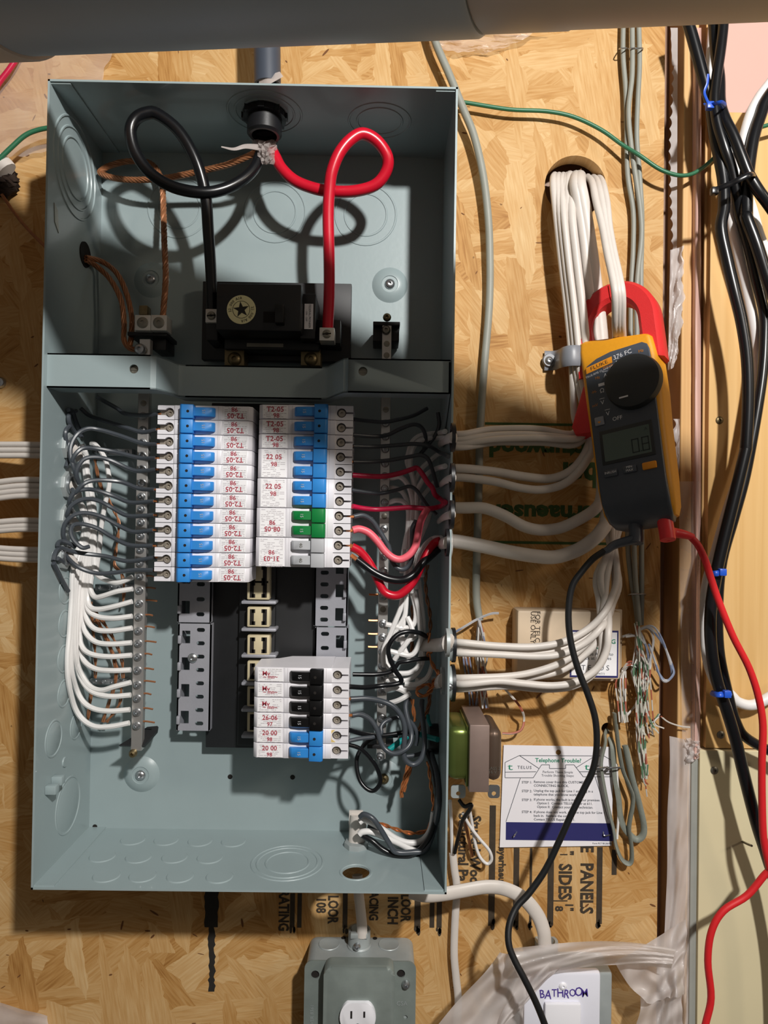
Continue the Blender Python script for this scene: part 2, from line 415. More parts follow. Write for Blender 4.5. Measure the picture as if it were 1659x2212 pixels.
zt, zb = Z(243, 1620, 10), Z(1617, 1600, 10)
bm = bmesh.new(); box(bm, X(1531, 900, 10), 1.3, -.010, .0, zb, zt, .0006); struct('wall_right', bm, M_PLY)
bm = bmesh.new(); box(bm, X(1509, 1900, 13), 1.3, -.013, .0, -1, zb - .0015, .0006); struct('wall_right_drywall', bm, M_DRY)
bm = bmesh.new(); box(bm, X(1491, 1900, 9), X(1508, 1900, 9), -.009, .0, -1, zb - .003, .001); struct('trim_3', bm, M_DRYEDGE)
# plastic fold that lines the bay, real folded film
def film(pts_rows, m, name, label, cat, th=.0003):
    bm = bmesh.new(); rows = [[bm.verts.new(p) for p in r] for r in pts_rows]
    for a, b in zip(rows, rows[1:]):
        for i in range(len(a) - 1): bm.faces.new((a[i], a[i + 1], b[i + 1], b[i]))
    o = solo(name, bm, m, label, cat)
    return o
def grid_film(corners, nu, nv, fn):        # bilinear corners in photo px (+d) with fold displacement fn(a, b) -> (du, dv, dd)
    rows = []
    for j in range(nv + 1):
        b = j / nv; r = []
        for i in range(nu + 1):
            a = i / nu
            q = [corners[0][k] * (1 - a) * (1 - b) + corners[1][k] * a * (1 - b) + corners[2][k] * a * b + corners[3][k] * (1 - a) * b for k in range(3)]
            e = fn(a, b); r.append(P(q[0] + e[0], q[1] + e[1], q[2] + e[2]))
        rows.append(r)
    return rows
def wob(a, b, s=0): return math.sin(7.1 * a + 3.3 * b + s) * .5 + math.sin(13 * b - 5 * a + 2 * s) * .3 + math.sin(23 * a * b + 17 * b + s) * .2
film(grid_film(((1496, 60, 4), (1515, 60, 4), (1513, 1640, 4), (1494, 1640, 4)), 8, 40, lambda a, b: (0, 0, 9 * math.sin(pi * a) + 1.0 * wob(a, 4 * b))), M_PINK, 'plastic_fold', 'glossy pinkish plastic fold running up beside the pine stud', 'plastic sheet')
film(grid_film(((1448, 60, 2), (1464, 60, 4.5), (1462, 600, 4.5), (1446, 600, 2)), 3, 220, lambda a, b: ((1 - a) * (5 * abs(math.sin(b * 70)) * (1 if b > .15 else .2) + 3 * math.sin(9 * b)), 0, .6 * math.sin(30 * b))), M_POLY, 'plastic_sheet', 'torn clear plastic strip along the upper board edge', 'plastic sheet')
film(grid_film(((1448, 540, 6), (1482, 530, 8), (1462, 790, 8), (1443, 800, 6)), 16, 48, lambda a, b: (9 * wob(.6 * a, 2 * b) * a, 0, 4 * wob(1.2 * a, 1.3 * b))), M_POLY, 'plastic_sheet', 'crumpled milky plastic tuft beside the red meter jaw', 'plastic sheet')
film(grid_film(((1454, 905, 5), (1468, 905, 6), (1468, 1010, 6), (1457, 1060, 5)), 6, 40, lambda a, b: (6 * math.sin(b * 22) * (1 - a), 0, 1.5 * wob(a, b))), M_POLY, 'plastic_sheet', 'small torn plastic scrap beside the meter body', 'plastic sheet')
film(grid_film(((1446, 1590, 5), (1492, 1600, 7), (1486, 2260, 9), (1428, 2260, 5)), 24, 80, lambda a, b: (4 * wob(.5 * a, 1.2 * b) * (1 - a), 0, 3 + 3 * wob(1.5 * a, 1.2 * b))), M_POLY, 'plastic_sheet', 'long milky plastic sheet covering the bay beside the drywall', 'plastic sheet')
film(grid_film(((1466, 1040, 6), (1512, 1040, 10), (1511, 1620, 10), (1474, 1620, 6)), 14, 60, lambda a, b: (0, 0, 1.5 + 1.5 * wob(a, b))), M_POLYC, 'plastic_sheet', 'clear pinkish plastic over the stud below the meter', 'plastic sheet')
film(grid_film(((1478, 1590, 12), (1512, 1600, 14), (1506, 1640, 14), (1480, 1650, 12)), 20, 20, lambda a, b: (6 * wob(.8 * a, b), 5 * wob(b, .8 * a), 5 * wob(1.5 * a, 1.5 * b))), M_POLY, 'plastic_sheet', 'white crumpled plastic scrap at the drywall top corner', 'plastic sheet')
film(grid_film(((-60, 60, 8), (250, 90, 8), (160, 320, 6), (-60, 345, 6)), 50, 40, lambda a, b: (10 * wob(a, b), 8 * wob(b, a), 3 * wob(a, 1.2 * b))), M_POLYC, 'plastic_sheet', 'clear plastic sheet over the board at upper left', 'plastic sheet')
film(grid_film(((905, 60, 8), (1190, 60, 10), (1045, 118, 6), (930, 100, 6)), 36, 20, lambda a, b: (10 * wob(a, b), 6 * wob(b, a), 4 * wob(a, 1.2 * b))), M_POLYC, 'plastic_sheet', 'shiny plastic corner below the pipe joint', 'plastic sheet')

# ------------------------------------------------------------------ overhead pipes
PA, PB, R0 = Vector((-0.12835, -0.30215, 0.33653)), Vector((0.28558, -0.44112, 0.26486)), .0624
def axis(p, q):
    z = (q - p).normalized(); x = z.orthogonal().normalized(); y = z.cross(x)
    return Matrix(((x.x, y.x, z.x, p.x), (x.y, y.y, z.y, p.y), (x.z, y.z, z.z, p.z), (0, 0, 0, 1)))
def along(u):                                  # point of the pipe axis that stands over photo column u
    lo_, hi_ = -2.0, 3.0
    for _ in range(50):
        md = (lo_ + hi_) / 2; q = PA + (PB - PA) * md - CAM
        if CX + F_PX * q.dot(RIGHT) / q.dot(FWD) < u: lo_ = md
        else: hi_ = md
    return PA + (PB - PA) * md
t = thing('drain_pipe', 'large grey drain pipe crossing above the electrical panel', 'pipe', along(600))
p0, p1, p2 = PA + (PA - PB) * 1.2, along(1056), PB + (PB - PA) * .45
L = (p1 - p0).length; L2 = (p2 - p1).length; Lc = (along(1258) - p1).length
bm = bmesh.new(); lathe(bm, [(R0 * .9, 0), (R0, 0), (R0, L - .003), (R0 * .97, L), (R0 * .85, L)], axis(p0, p1), 64); part('pipe', bm, M_PIPE, t)
bm = bmesh.new(); lathe(bm, [(R0 * .86, -.001), (R0 * .93, -.001), (R0 * .97, .002), (R0 * .97, Lc), (R0 * .962, Lc + .001), (R0 * .962, L2)], axis(p1, p2), 64); part('coupling', bm, M_PIPE2, t, label='grey pipe hub with bounced light in its beige tint')
q1 = along(8); Lq = (q1 - p0).length
bm = bmesh.new(); lathe(bm, [(R0 * .99, .05), (R0 * 1.05, .05), (R0 * 1.05, Lq), (R0 * 1.03, Lq + .002), (R0 * .99, Lq + .002)], axis(p0, q1), 64); part('coupling', bm, M_PIPE2, t, label='grey coupling ring in the same bounce-tinted colour')
t = thing('conduit', 'dark grey conduit running from the pipe into the panel top', 'conduit', P(577, 180, 58))
c0, c1 = P(574, -80, 58), P(578, 186, 58); rc = px(29, 58); Lc = (c1 - c0).length
bm = bmesh.new(); lathe(bm, [(rc * .85, 0), (rc, 0), (rc, Lc), (rc * .85, Lc)], axis(c0, c1), 32); part('tube', bm, M_PVC, t)

# ------------------------------------------------------------------ the panel enclosure
W2, H2, D = .184, .3612, .122
panel = thing('electrical_panel', 'open grey electrical panel enclosure mounted on the board', 'panel', (0, 0, -H2))
MB = at(Vector((0, -.003, 0)))
def MLEFT(p): return Matrix(((0, 0, 1, p.x), (1, 0, 0, p.y), (0, 1, 0, p.z), (0, 0, 0, 1)))
def MRIGHT(p): return Matrix(((0, 0, -1, p.x), (-1, 0, 0, p.y), (0, 1, 0, p.z), (0, 0, 0, 1)))
def MBOT(p): return Matrix(((1, 0, 0, p.x), (0, 1, 0, p.y), (0, 0, 1, p.z), (0, 0, 0, 1)))
def MTOP(p): return Matrix(((1, 0, 0, p.x), (0, -1, 0, p.y), (0, 0, -1, p.z), (0, 0, 0, 1)))
bm = bmesh.new(); box(bm, -W2, W2, -.003, -.0005, -H2, H2); part('back_panel', bm, M_PAINT, panel, False)
th = .0018
bm = bmesh.new(); plate(bm, [(-D, -H2), (-.0005, -H2), (-.0005, H2), (-D, H2)], [circle(PX(183, 550, -W2).y, PX(183, 550, -W2).z, .011, 20)], th, MLEFT(Vector((-W2 + th, 0, 0)))); part('side_panel', bm, M_PAINT, panel, False)
bm = bmesh.new(); box(bm, W2 - th, W2, -D, -.0005, -H2, H2); part('side_panel', bm, M_PAINT, panel, False)
hb = PZ(769, 1884, -H2 + th)
bm = bmesh.new(); plate(bm, [(-W2, -D), (W2, -D), (W2, -.0005), (-W2, -.0005)], [circle(hb.x, hb.y, .0128, 32)], th, MBOT(Vector((0, 0, -H2 + th)))); part('bottom_panel', bm, M_PAINT, panel, False)
bm = bmesh.new(); box(bm, -W2, W2, -D, -.0005, H2 - th, H2); part('top_panel', bm, M_PAINT, panel, False)
for s in (-1, 1):
    for zz, sg in ((-H2 + th, 1), (H2 - th, -1)):
        bm = bmesh.new(); xa, xb = sorted((s * (W2 - th), s * (W2 - .0195)))
        box(bm, xa, xb, -D + .002, -.003, min(zz, zz + sg * .0012), max(zz, zz + sg * .0012)); part('corner_flange', bm, M_PAINT, panel, False)
def ring(M, r, wd=.0012, h=.0007, n=40):
    bm = bmesh.new(); lathe(bm, [(r - wd, 0), (r - wd * .5, h), (r + wd * .5, h), (r + wd, 0)], M, n); return bm
def knock(M, r, **k): part('knockout_ring', ring(M, r, **k), M_PAINT, panel)
def pocket(M, r, dep=.0006): # a shallow raised coin inside the ring
    bm = bmesh.new(); lathe(bm, [(0, dep), (r * .93, dep), (r, 0)], M, 32); part('knockout', bm, M_PAINT, panel)
for u, v in ((386, 448), (594, 458), (790, 464)):
    p = P(u, v, 3); knock(at(p), .0325); knock(at(p), .0225); 
for u, v, r in ((147, 1739, .0265), (116, 1595, .0165)):
    p = PX(u, v, -W2 + th); knock(MLEFT(p), r); pocket(MLEFT(p), r * .9)
for u, v in ((141, 1275), (140, 1347), (138, 1423), (138, 1498), (164, 1568)):
    p = PX(u, v, -W2 + th); knock(MLEFT(p), .0125); pocket(MLEFT(p), .0115)
p = PX(139, 1646, -W2 + th); pocket(MLEFT(p), .005, .0012)
p = PX(163, 365, -W2 + th)
for r in (.028, .037, .046): knock(MLEFT(p), r, h=.0011)
for u, v in ((287, 1814), (359, 1815), (432, 1817), (504, 1818), (221, 1850), (299, 1852), (377, 1852), (453, 1853), (230, 1892), (308, 1892), (389, 1893), (474, 1894)):
    p = PZ(u, v, -H2 + th); pocket(MBOT(p), .0125, .0008)
p = PZ(621, 1863, -H2 + th)
for r in (.0205, .029, .034): knock(MBOT(p), r)
knock(MBOT(hb), .0145)
p = PZ(572, 243, H2 - th)
for r in (.021, .028, .035): knock(MTOP(p), r)
p = PZ(820, 262, H2 - th)
for r in (.022, .03): knock(MTOP(p), r)
def screw_bm(M, r=.0042, h=.0026, n=14):
    bm = bmesh.new(); lathe(bm, [(0, h * .25), (r * .32, h * .25), (r * .36, h), (r * .75, h * .85), (r, h * .3), (r, 0)], M, n); return bm
for u, v, m_ in ((328, 605, M_STEEL), (842, 616, M_STEEL), (306, 1672, M_STEEL), (829, 1680, M_BRASS)):
    p = P(u, v, 3)
    bm = bmesh.new(); lathe(bm, [(.019, 0), (.017, .0012), (.0135, .0034), (.009, .0042), (.0085, .0034), (0, .0034)], at(p), 36); part('mounting_boss', bm, M_PAINT, panel)
    part('screw', screw_bm(at(p + Vector((0, -.0034, 0))), .0055, .003), m_, panel)
for u, v in ((497, 1678), (632, 1679), (205, 1786)):
    bm = bmesh.new(); p = P(u, v, 3.2); lathe(bm, [(0, .0002), (.0021, .0002), (.0026, 0)], at(p), 12); part('pin_hole', bm, M_DARK, panel)
bm = bmesh.new(); lathe(bm, [(0, .0004), (.0105, .0004), (.0125, .0012), (.0125, 0)], MLEFT(PX(183, 550, -W2 + th)), 24); part('knockout_hole', bm, M_DARK, panel)
# bent hanger tabs on the left side
p = PX(101, 1695, -W2 + th)
for k in (0, 1):
    bm = bmesh.new(); q = p + Vector((0, .012 * k, .004 * k - .002)); box(bm, q.x, q.x + .010, q.y - .004, q.y + .004, q.z - .006, q.z + .002, .0008); part('hanger_tab', bm, M_PAINT, panel)
bm = bmesh.new(); q = PX(120, 470, -W2 + th); prism(bm, [(-.004, .012), (.003, .008), (.006, -.012), (-.002, -.005)], 0, .0006, MLEFT(q)); part('bare_patch', bm, M_STEELD, panel)
# cross brace
zt_, zb_ = P(97, 763, 115).z, P(97, 837, 115).z
path = [(P(97, 800, 116).x, 116), (P(325, 800, 116).x, 116), (P(337, 800, 115).x, 114.5), (P(366, 805, 96).x, 97), (P(386, 810, 80).x, 80), (P(400, 812, 78).x, 77), (P(695, 815, 78).x, 77), (P(708, 815, 80).x, 80), (P(724, 812, 96).x, 97), (P(742, 808, 114).x, 114.5), (P(752, 808, 116).x, 116), (P(973, 808, 116).x, 116)]
brace = part('cross_brace', (lambda b: b)(bmesh.new()), M_PAINT, panel) if False else None
bm = bmesh.new()
hl, hr = P(289, 797, 116), P(784, 802, 116)
for i, ((xa, da), (xb, db)) in enumerate(zip(path, path[1:])):
    if i in (0, len(path) - 2):
        h = hl if i == 0 else hr
        plate(bm, [(xa, zb_), (xb, zb_), (xb, zt_), (xa, zt_)], [circle(h.x, h.z, .0041, 20)], .0015, at(Vector((0, -da * mm, 0))))
    else:
        a = [Vector((x_, -d_ * mm + o, z_)) for o in (0, .0015) for z_ in (zb_, zt_) for x_, d_ in ((xa, da), (xb, db))]
        vv = [bm.verts.new(c) for c in a]
        for q in ((0, 1, 3, 2), (4, 6, 7, 5), (0, 4, 5, 1), (2, 3, 7, 6)): bm.faces.new([vv[k] for k in q])
for zz, dep in ((zt_, 14), (zb_, 24)):
    for (xa, da), (xb, db) in zip(path, path[1:]):
        ya, yb = da - dep, db - dep
        vv = [bm.verts.new((x_, -d_ * mm, zz + o)) for o in (0, .0013 if zz == zb_ else -.0013) for x_, d_ in ((xa, da), (xb, db), (xb, yb), (xa, ya))]
        for q in ((0, 1, 2, 3), (7, 6, 5, 4), (0, 4, 5, 1), (2, 6, 7, 3)): bm.faces.new([vv[k] for k in q])
bmesh.ops.remove_doubles(bm, verts=bm.verts, dist=1e-5)
brace = part('cross_brace', bm, M_PAINT, panel, True)
for s, xs in ((-1, path[0][0]), (1, path[-1][0])):
    bm = bmesh.new()
    prism(bm, [(-.116, zt_ - .002), (-.116, zb_), (-.050, zb_ - .042), (-.050, zb_ - .012), (-.09, zb_ + .006)], 0, .0015, Matrix(((0, 0, -s, xs), (1, 0, 0, 0), (0, 1, 0, 0), (0, 0, 0, 1))))
    part('brace_leg', bm, M_PAINT, brace, False)
for h in (hl, hr):
    bm = bmesh.new(); lathe(bm, [(0, -.004), (.0046, -.004), (.0046, -.006), (0, -.006)], at(h), 16); box(bm, h.x - .0038, h.x + .0038, h.y + .0036, h.y + .0040, h.z - .0006, h.z + .0006); part('screw', bm, M_STEELD, brace)
# bushing of the service conduit
b0 = PZ(572, 245, H2 - th)
bm = bmesh.new(); lathe(bm, [(.0205, 0), (.0205, .006), (.0165, .006), (.0165, .020), (.0145, .022), (.012, .022), (.012, 0)], MTOP(b0), 32)
for k in range(8):
    a = k * pi / 4; bx = b0 + Vector((.019 * math.cos(a), .019 * math.sin(a), -.003)); box(bm, bx.x - .003, bx.x + .003, bx.y - .003, bx.y + .003, bx.z - .003, bx.z + .003)
solo('conduit_bushing', bm, M_BLACKPL, 'black locknut and bushing inside the panel top', 'bushing')
t = thing('service_cable_jacket', 'stripped service cable jacket hanging from the bushing', 'cable', P(572, 300, 60))
bm = bmesh.new(); sweep(bm, spline([P(572, 262, 60), P(573, 285, 61), P(574, 302, 62)]), .0125, n=16); part('jacket', bm, M_BLACKPL, t)
film_rows = grid_film(((538, 300, 66), (600, 305, 66), (592, 352, 70), (566, 356, 70)), 10, 8, lambda a, b: (5 * wob(4 * a, 4 * b), 4 * wob(3 * b, 4 * a), 9 * math.sin(pi * a) + 4 * wob(5 * a, 5 * b)))
bm = bmesh.new(); rows = [[bm.verts.new(p) for p in r] for r in film_rows]
for a, b in zip(rows, rows[1:]):
    for i in range(len(a) - 1): bm.faces.new((a[i], a[i + 1], b[i + 1], b[i]))
part('plastic_wrap', bm, M_TAPE, t, False, label='crinkled clear wrap')
bm = tube([P(560, 318, 74), P(530, 316, 76), P(505, 322, 78), P(478, 317, 80)], .003, .0006, n=6, taper=lambda x: 1 - .8 * x); part('plastic_shred', bm, M_TAPE, t)
bm = tube([P(560, 180, 66), P(580, 172, 70), P(608, 160, 66)], .006, .0005, n=6, k=4, taper=lambda x: 1 - .5 * x); solo('tape_scrap', bm, M_TAPE, 'torn tape scrap at the conduit foot', 'tape')

# ------------------------------------------------------------------ main breaker
mb = thing('main_breaker', 'large black main breaker with a star label', 'breaker', P(600, 780, 20))
def pbox(u0, v0, u1, v1, d0, d1, bev=0, bm=None):    # block whose front face spans the photo box at depth d1
    bm = bm or bmesh.new(); a, b = P(u0, v0, d1), P(u1, v1, d1)
    box(bm, min(a.x, b.x), max(a.x, b.x), -d1 * mm, -d0 * mm, min(a.z, b.z), max(a.z, b.z), bev); return bm
part('base_plate', pbox(438, 607, 757, 782, 12, 22, .0008), M_BLACKBASE, mb)
bm = pbox(468, 611, 650, 716, 22, 82, .0015); part('body', bm, M_BLACKPL, mb)
part('pole_cover', pbox(650, 634, 681, 732, 22, 66, .001), M_BLACKPL, mb)
part('pole_cover', pbox(447, 640, 470, 735, 22, 56, .001), M_BLACKPL, mb)
part('pole_cover', pbox(681, 690, 735, 742, 22, 52, .001), M_BLACKPL, mb)
part('lower_skirt', pbox(484, 722, 690, 758, 22, 48, .002), M_BLACKBASE, mb)
part('link_slot', pbox(533, 741, 612, 750, 40, 49), M_STEELD, mb)
for u0, v0, u1, v1, d in ((444, 667, 469, 697, 60), (690, 707, 722, 736, 70)):
    lg = part('lug', pbox(u0, v0, u1, v1, d - 18, d, .0006), M_LUG, mb)
    c = P((u0 + u1) / 2, (v0 + v1) / 2, d + .1)
    sc = part('lug_screw', screw_bm(at(c), .0043, .0012, 18), M_STEELD, lg)
    bm = bmesh.new(); prism(bm, [(-.0042, -.0006), (.0042, -.0006), (.0042, .0006), (-.0042, .0006)], .0009, .0013, at(c, .1)); part('slot', bm, M_DARK, lg, False)
dc = P(521.5, 669, 82.2)
bm = bmesh.new(); lathe(bm, [(0, .0004), (.0138, .0004), (.0138, 0)], at(dc), 40); disc = part('round_label', bm, M_CREAM, mb)
bm = bmesh.new(); prism(bm, [((.0078 if i % 2 == 0 else .0031) * math.sin(i * pi / 5), (.0078 if i % 2 == 0 else .0031) * math.cos(i * pi / 5)) for i in range(10)], .0005, .0006, at(dc, .15))
plate(bm, circle(0, 0, .0084, 36), [circle(0, 0, .0080, 36)], .0001, at(dc + Vector((0, -.0006, 0))))
for k, ch in enumerate('22,000 AIR'):
    for base, sgn in ((-2.25, 1), (.85, 1)):
        a = base - .19 * k * 1.0
        text_bm(bm, ch, .0036, at(dc + Vector((0, -.0006, 0))) @ Matrix.Rotation(a + .9, 4, 'Z') @ Matrix.Translation((0, .0108, 0)))
part('label_print', bm, M_BLACKINK, disc, False)
part('toggle_slot', pbox(569, 673, 594, 697, 80, 82.3), M_DARK, mb)
part('toggle', pbox(594, 656, 612, 697, 80, 92, .0008), M_BLACKT, mb)
part('side_label', pbox(658, 656, 676, 711, 66, 66.5), M_WHITEPL, mb)
bm = bmesh.new(); text_bm(bm, 'FEDERAL PIONEER', .0028, at(P(669, 683, 66.7), -pi / 2)); text_bm(bm, '- ON - OFF -', .0024, at(P(662, 683, 66.7), -pi / 2)); part('side_print', bm, M_TEXT, mb, False)
for u in (507, 672):
    bm = pbox(u - 22, 752, u + 20, 790, 22, 44, .0008); part('bus_terminal', bm, M_BRASS, mb)
    part('terminal_screw', screw_bm(at(P(u, 776, 44)), .007, .004), M_BRASS, mb)

# ------------------------------------------------------------------ terminal bars
def terminal_bar(label, top, bot, d, wpx, screws, holes, extra):
    a, b = P(*top, d), P(*bot, d); t = thing('terminal_bar', label, 'terminal bar', b)
    wd = px(wpx, d) / 2; bm = bmesh.new()
    ax = (b - a).normalized(); sd = Vector((-ax.z, 0, ax.x)) if abs(ax.z) > .1 else Vector((1, 0, 0)); sd = Vector((1, 0, 0)) - ax * ax.x; sd.normalize()
    vv = [bm.verts.new(p + sd * s * wd + Vector((0, y, 0))) for p in (a, b) for s in (-1, 1) for y in (0, .008)]
    for q in ((0, 1, 3, 2), (4, 6, 7, 5), (0, 4, 5, 1), (2, 3, 7, 6), (0, 2, 6, 4), (1, 5, 7, 3)): bm.faces.new([vv[i] for i in q])
    bmesh.ops.bevel(bm, geom=list(bm.edges), offset=.0005, segments=1, affect='EDGES')
    br = part('bar', bm, M_ALU, t)
    def on(v): s = (v - top[1]) / (bot[1] - top[1]); return a + (b - a) * s
    me = None
    for i, v in enumerate(screws):
        q = on(v); o = part('screw', screw_bm(at(q, random.random() * 3), .0040, .0032, 12), M_STEEL, t)
    for v in holes:
        bm = bmesh.new(); lathe(bm, [(0, .0002), (.0026, .0002), (.0031, 0)], at(on(v)), 14); part('screw_hole', bm, M_STEELD, t)
    return t, on
lb, on_l = terminal_bar('left aluminium neutral bar full of white wires', (313, 732), (294, 1622), 52, 24,
    [900, 930, 957, 985, 1014, 1044, 1074, 1101, 1130, 1159, 1189, 1218, 1247, 1277, 1305, 1334, 1364, 1391, 1420, 1449, 1480, 1509, 1539, 1568], [757, 872], 0)
rb_, on_r = terminal_bar('right aluminium neutral bar beside the tangled wires', (836, 700), (823, 1640), 45, 21,
    [916, 945, 972, 1003, 1030, 1057, 1087, 1144, 1172, 1205, 1235, 1290, 1348, 1378, 1408, 1438, 1465, 1492, 1520, 1552], [743, 768, 886, 1117, 1318], 0)
for u, v, c in ((308, 697, 1), (343, 697, 0)):
    lg = part('lug', pbox(u - 17, v - 17, u + 17, v + 17, 40, 58, .0006), M_LUG, lb)
    part('lug_screw', screw_bm(at(P(u, v, 58.1)), .0056, .0012, 18), M_STEELD, lg)
part('brass_stud', pbox(300, 659, 318, 680, 40, 52, .0008), M_BRASS, lb)
bm = pbox(275, 716, 360, 726, 14, 50, .0006); pbox(330, 726, 358, 756, 10, 40, .0005, bm); part('insulator_bracket', bm, M_BLACKBASE, lb)
part('ground_screw', screw_bm(at(P(303, 755, 54)), .0058, .004), M_STEEL, lb)
bm = bmesh.new()
a = [P(256, 1610, 52), P(310, 1612, 52), P(338, 1580, 40), P(340, 1568, 30), P(318, 1570, 30), P(286, 1592, 46)]
vv = [bm.verts.new(p) for p in a] + [bm.verts.new(p + Vector((0, .004, -.0025))) for p in a]
bm.faces.new(vv[:6]); bm.faces.new(vv[6:][::-1])
for i in range(6): bm.faces.new((vv[i], vv[(i + 1) % 6], vv[6 + (i + 1) % 6], vv[6 + i]))
part('insulator_bracket', bm, M_BLACKBASE, lb, True)
part('end_screw', screw_bm(at(P(288, 1627, 52)), .0042, .0045), M_BRASS, lb)
bm = pbox(806, 694, 864, 703, 8, 46, .0006); pbox(806, 703, 828, 737, 6, 38, .0006, bm); pbox(844, 703, 862, 737, 6, 38, .0006, bm); part('insulator_bracket', bm, M_BLACKBASE, rb_)
part('end_screw', screw_bm(at(P(836, 686, 46)), .0042, .004), M_BRASS, rb_); part('end_screw', screw_bm(at(P(834, 713, 46)), .0045, .003), M_STEELD, rb_)
part('insulator_bracket', pbox(793, 1608, 850, 1618, 8, 47, .0006), M_BLACKBASE, rb_)
part('end_screw', screw_bm(at(P(821, 1634, 47)), .0045, .004), M_STEEL, rb_)
# ground bars on the back plate
for i, (u0, v0, u1, v1, lab) in enumerate(((194, 1466, 272, 1480, 'small ground bar low behind the white wires'), (205, 1262, 290, 1277, 'small ground bar in the middle behind the white wires'), (196, 968, 285, 985, 'small ground bar high behind the black wires'))):
    t = thing('ground_bar', lab, 'terminal bar', P((u0 + u1) / 2, v1, 8)); part('bar', pbox(u0, v0, u1, v1, 4, 14, .0006), M_STEEL, t)
    for k in range(4): part('screw', screw_bm(at(P(u0 + (u1 - u0) * (k + .5) / 4, (v0 + v1) / 2, 14)), .0026, .002, 10), M_STEEL, t)

# ------------------------------------------------------------------ bus assembly and rails
bus = thing('bus_assembly', 'black bus insulator with beige stab sockets behind the breakers', 'bus bar', P(560, 1620, 10))
part('insulator', pbox(457, 870, 678, 1618, 8, 20, .001), M_BLACKBASE, bus)
part('bus_spine', pbox(524, 880, 590, 1612, 20, 26, .0015), M_BLACKBASE, bus)
for i, v in enumerate((1240, 1274, 1333, 1394, 1450, 1505, 1560)):
    s = part('stab_socket', pbox(534, v - 22, 582, v + 22, 22, 38, .0012), M_BAKE, bus)
    for k, sg in ((544, 1), (572, -1)):
        bm = pbox(k - 4, v - 17, k + 4, v + 17, 37, 38.3); pbox(min(k, k + 7 * sg), v - 17, max(k, k + 7 * sg), v - 9, 37, 38.3, 0, bm); pbox(min(k, k + 7 * sg), v + 9, max(k, k + 7 * sg), v + 17, 37, 38.3, 0, bm); part('slot', bm, M_DARK, s, False)
for v in (1302, 1361, 1418, 1478, 1535, 1592): part('barrier', pbox(521, v - 4, 596, v + 4, 20, 40, .001), M_RAIL, bus)
def rail(u0, v0, u1, v1, d, lab, side, m_):
    a, b = P(u0, v1, d), P(u1, v0, d); t = thing('mounting_rail', lab, 'rail', a)
    wd, ht = b.x - a.x, b.z - a.z; holes = []
    n = max(2, round((v1 - v0) / 57)); st = ht / n; hooks = []
    for k in range(n):
        zc = st * (k + .5)
        xs = wd * (.24 if side < 0 else .76)
        holes.append(rrect(xs - .0042, xs + .0042, zc - .0065, zc + .0065, .0004, 1)); hooks.append((xs - side * -.0055, zc))
        for q in (.27, .77):
            xo = wd * (.68 if side < 0 else .30); zz = st * (k + q)
            holes.append(rrect(xo - .0042, xo + .0042, zz - .0021, zz + .0021, .002, 3))
    bm = bmesh.new(); plate(bm, rrect(0, wd, 0, ht, .001, 2), holes, .0016, at(a))
    pl_ = part('plate', bm, m_, t, False)
    for xs, zc in hooks:
        bm = bmesh.new(); c = a + Vector((xs, 0, zc)); box(bm, c.x - .0016, c.x + .0016, c.y - .005, c.y, c.z - .006, c.z + .002, .0005); part('hook', bm, m_, t)
    bm = bmesh.new()
    for xx in (0, wd - .0015): box(bm, a.x + xx, a.x + xx + .0015, a.y, -.004, a.z, b.z)
    part('web', bm, m_, t, False)
    part('screw', screw_bm(at(a + Vector((wd * .45, -.0002, ht * .68))), .0050, .0024), M_STEEL, t)
rail(381, 1348, 457, 1578, 30, 'lower left grey slotted rail beside the black insulator', -1, M_RAIL)
rail(383, 1150, 459, 1344, 28, 'upper left grey slotted rail partly under the breakers', -1, M_RAIL)
rail(677, 1356, 752, 1600, 28, 'lower right grey slotted rail partly under the lower breakers', 1, M_RAIL)
rail(678, 1150, 753, 1352, 28, 'upper right grey slotted rail below the grey double breaker', 1, M_RAIL)

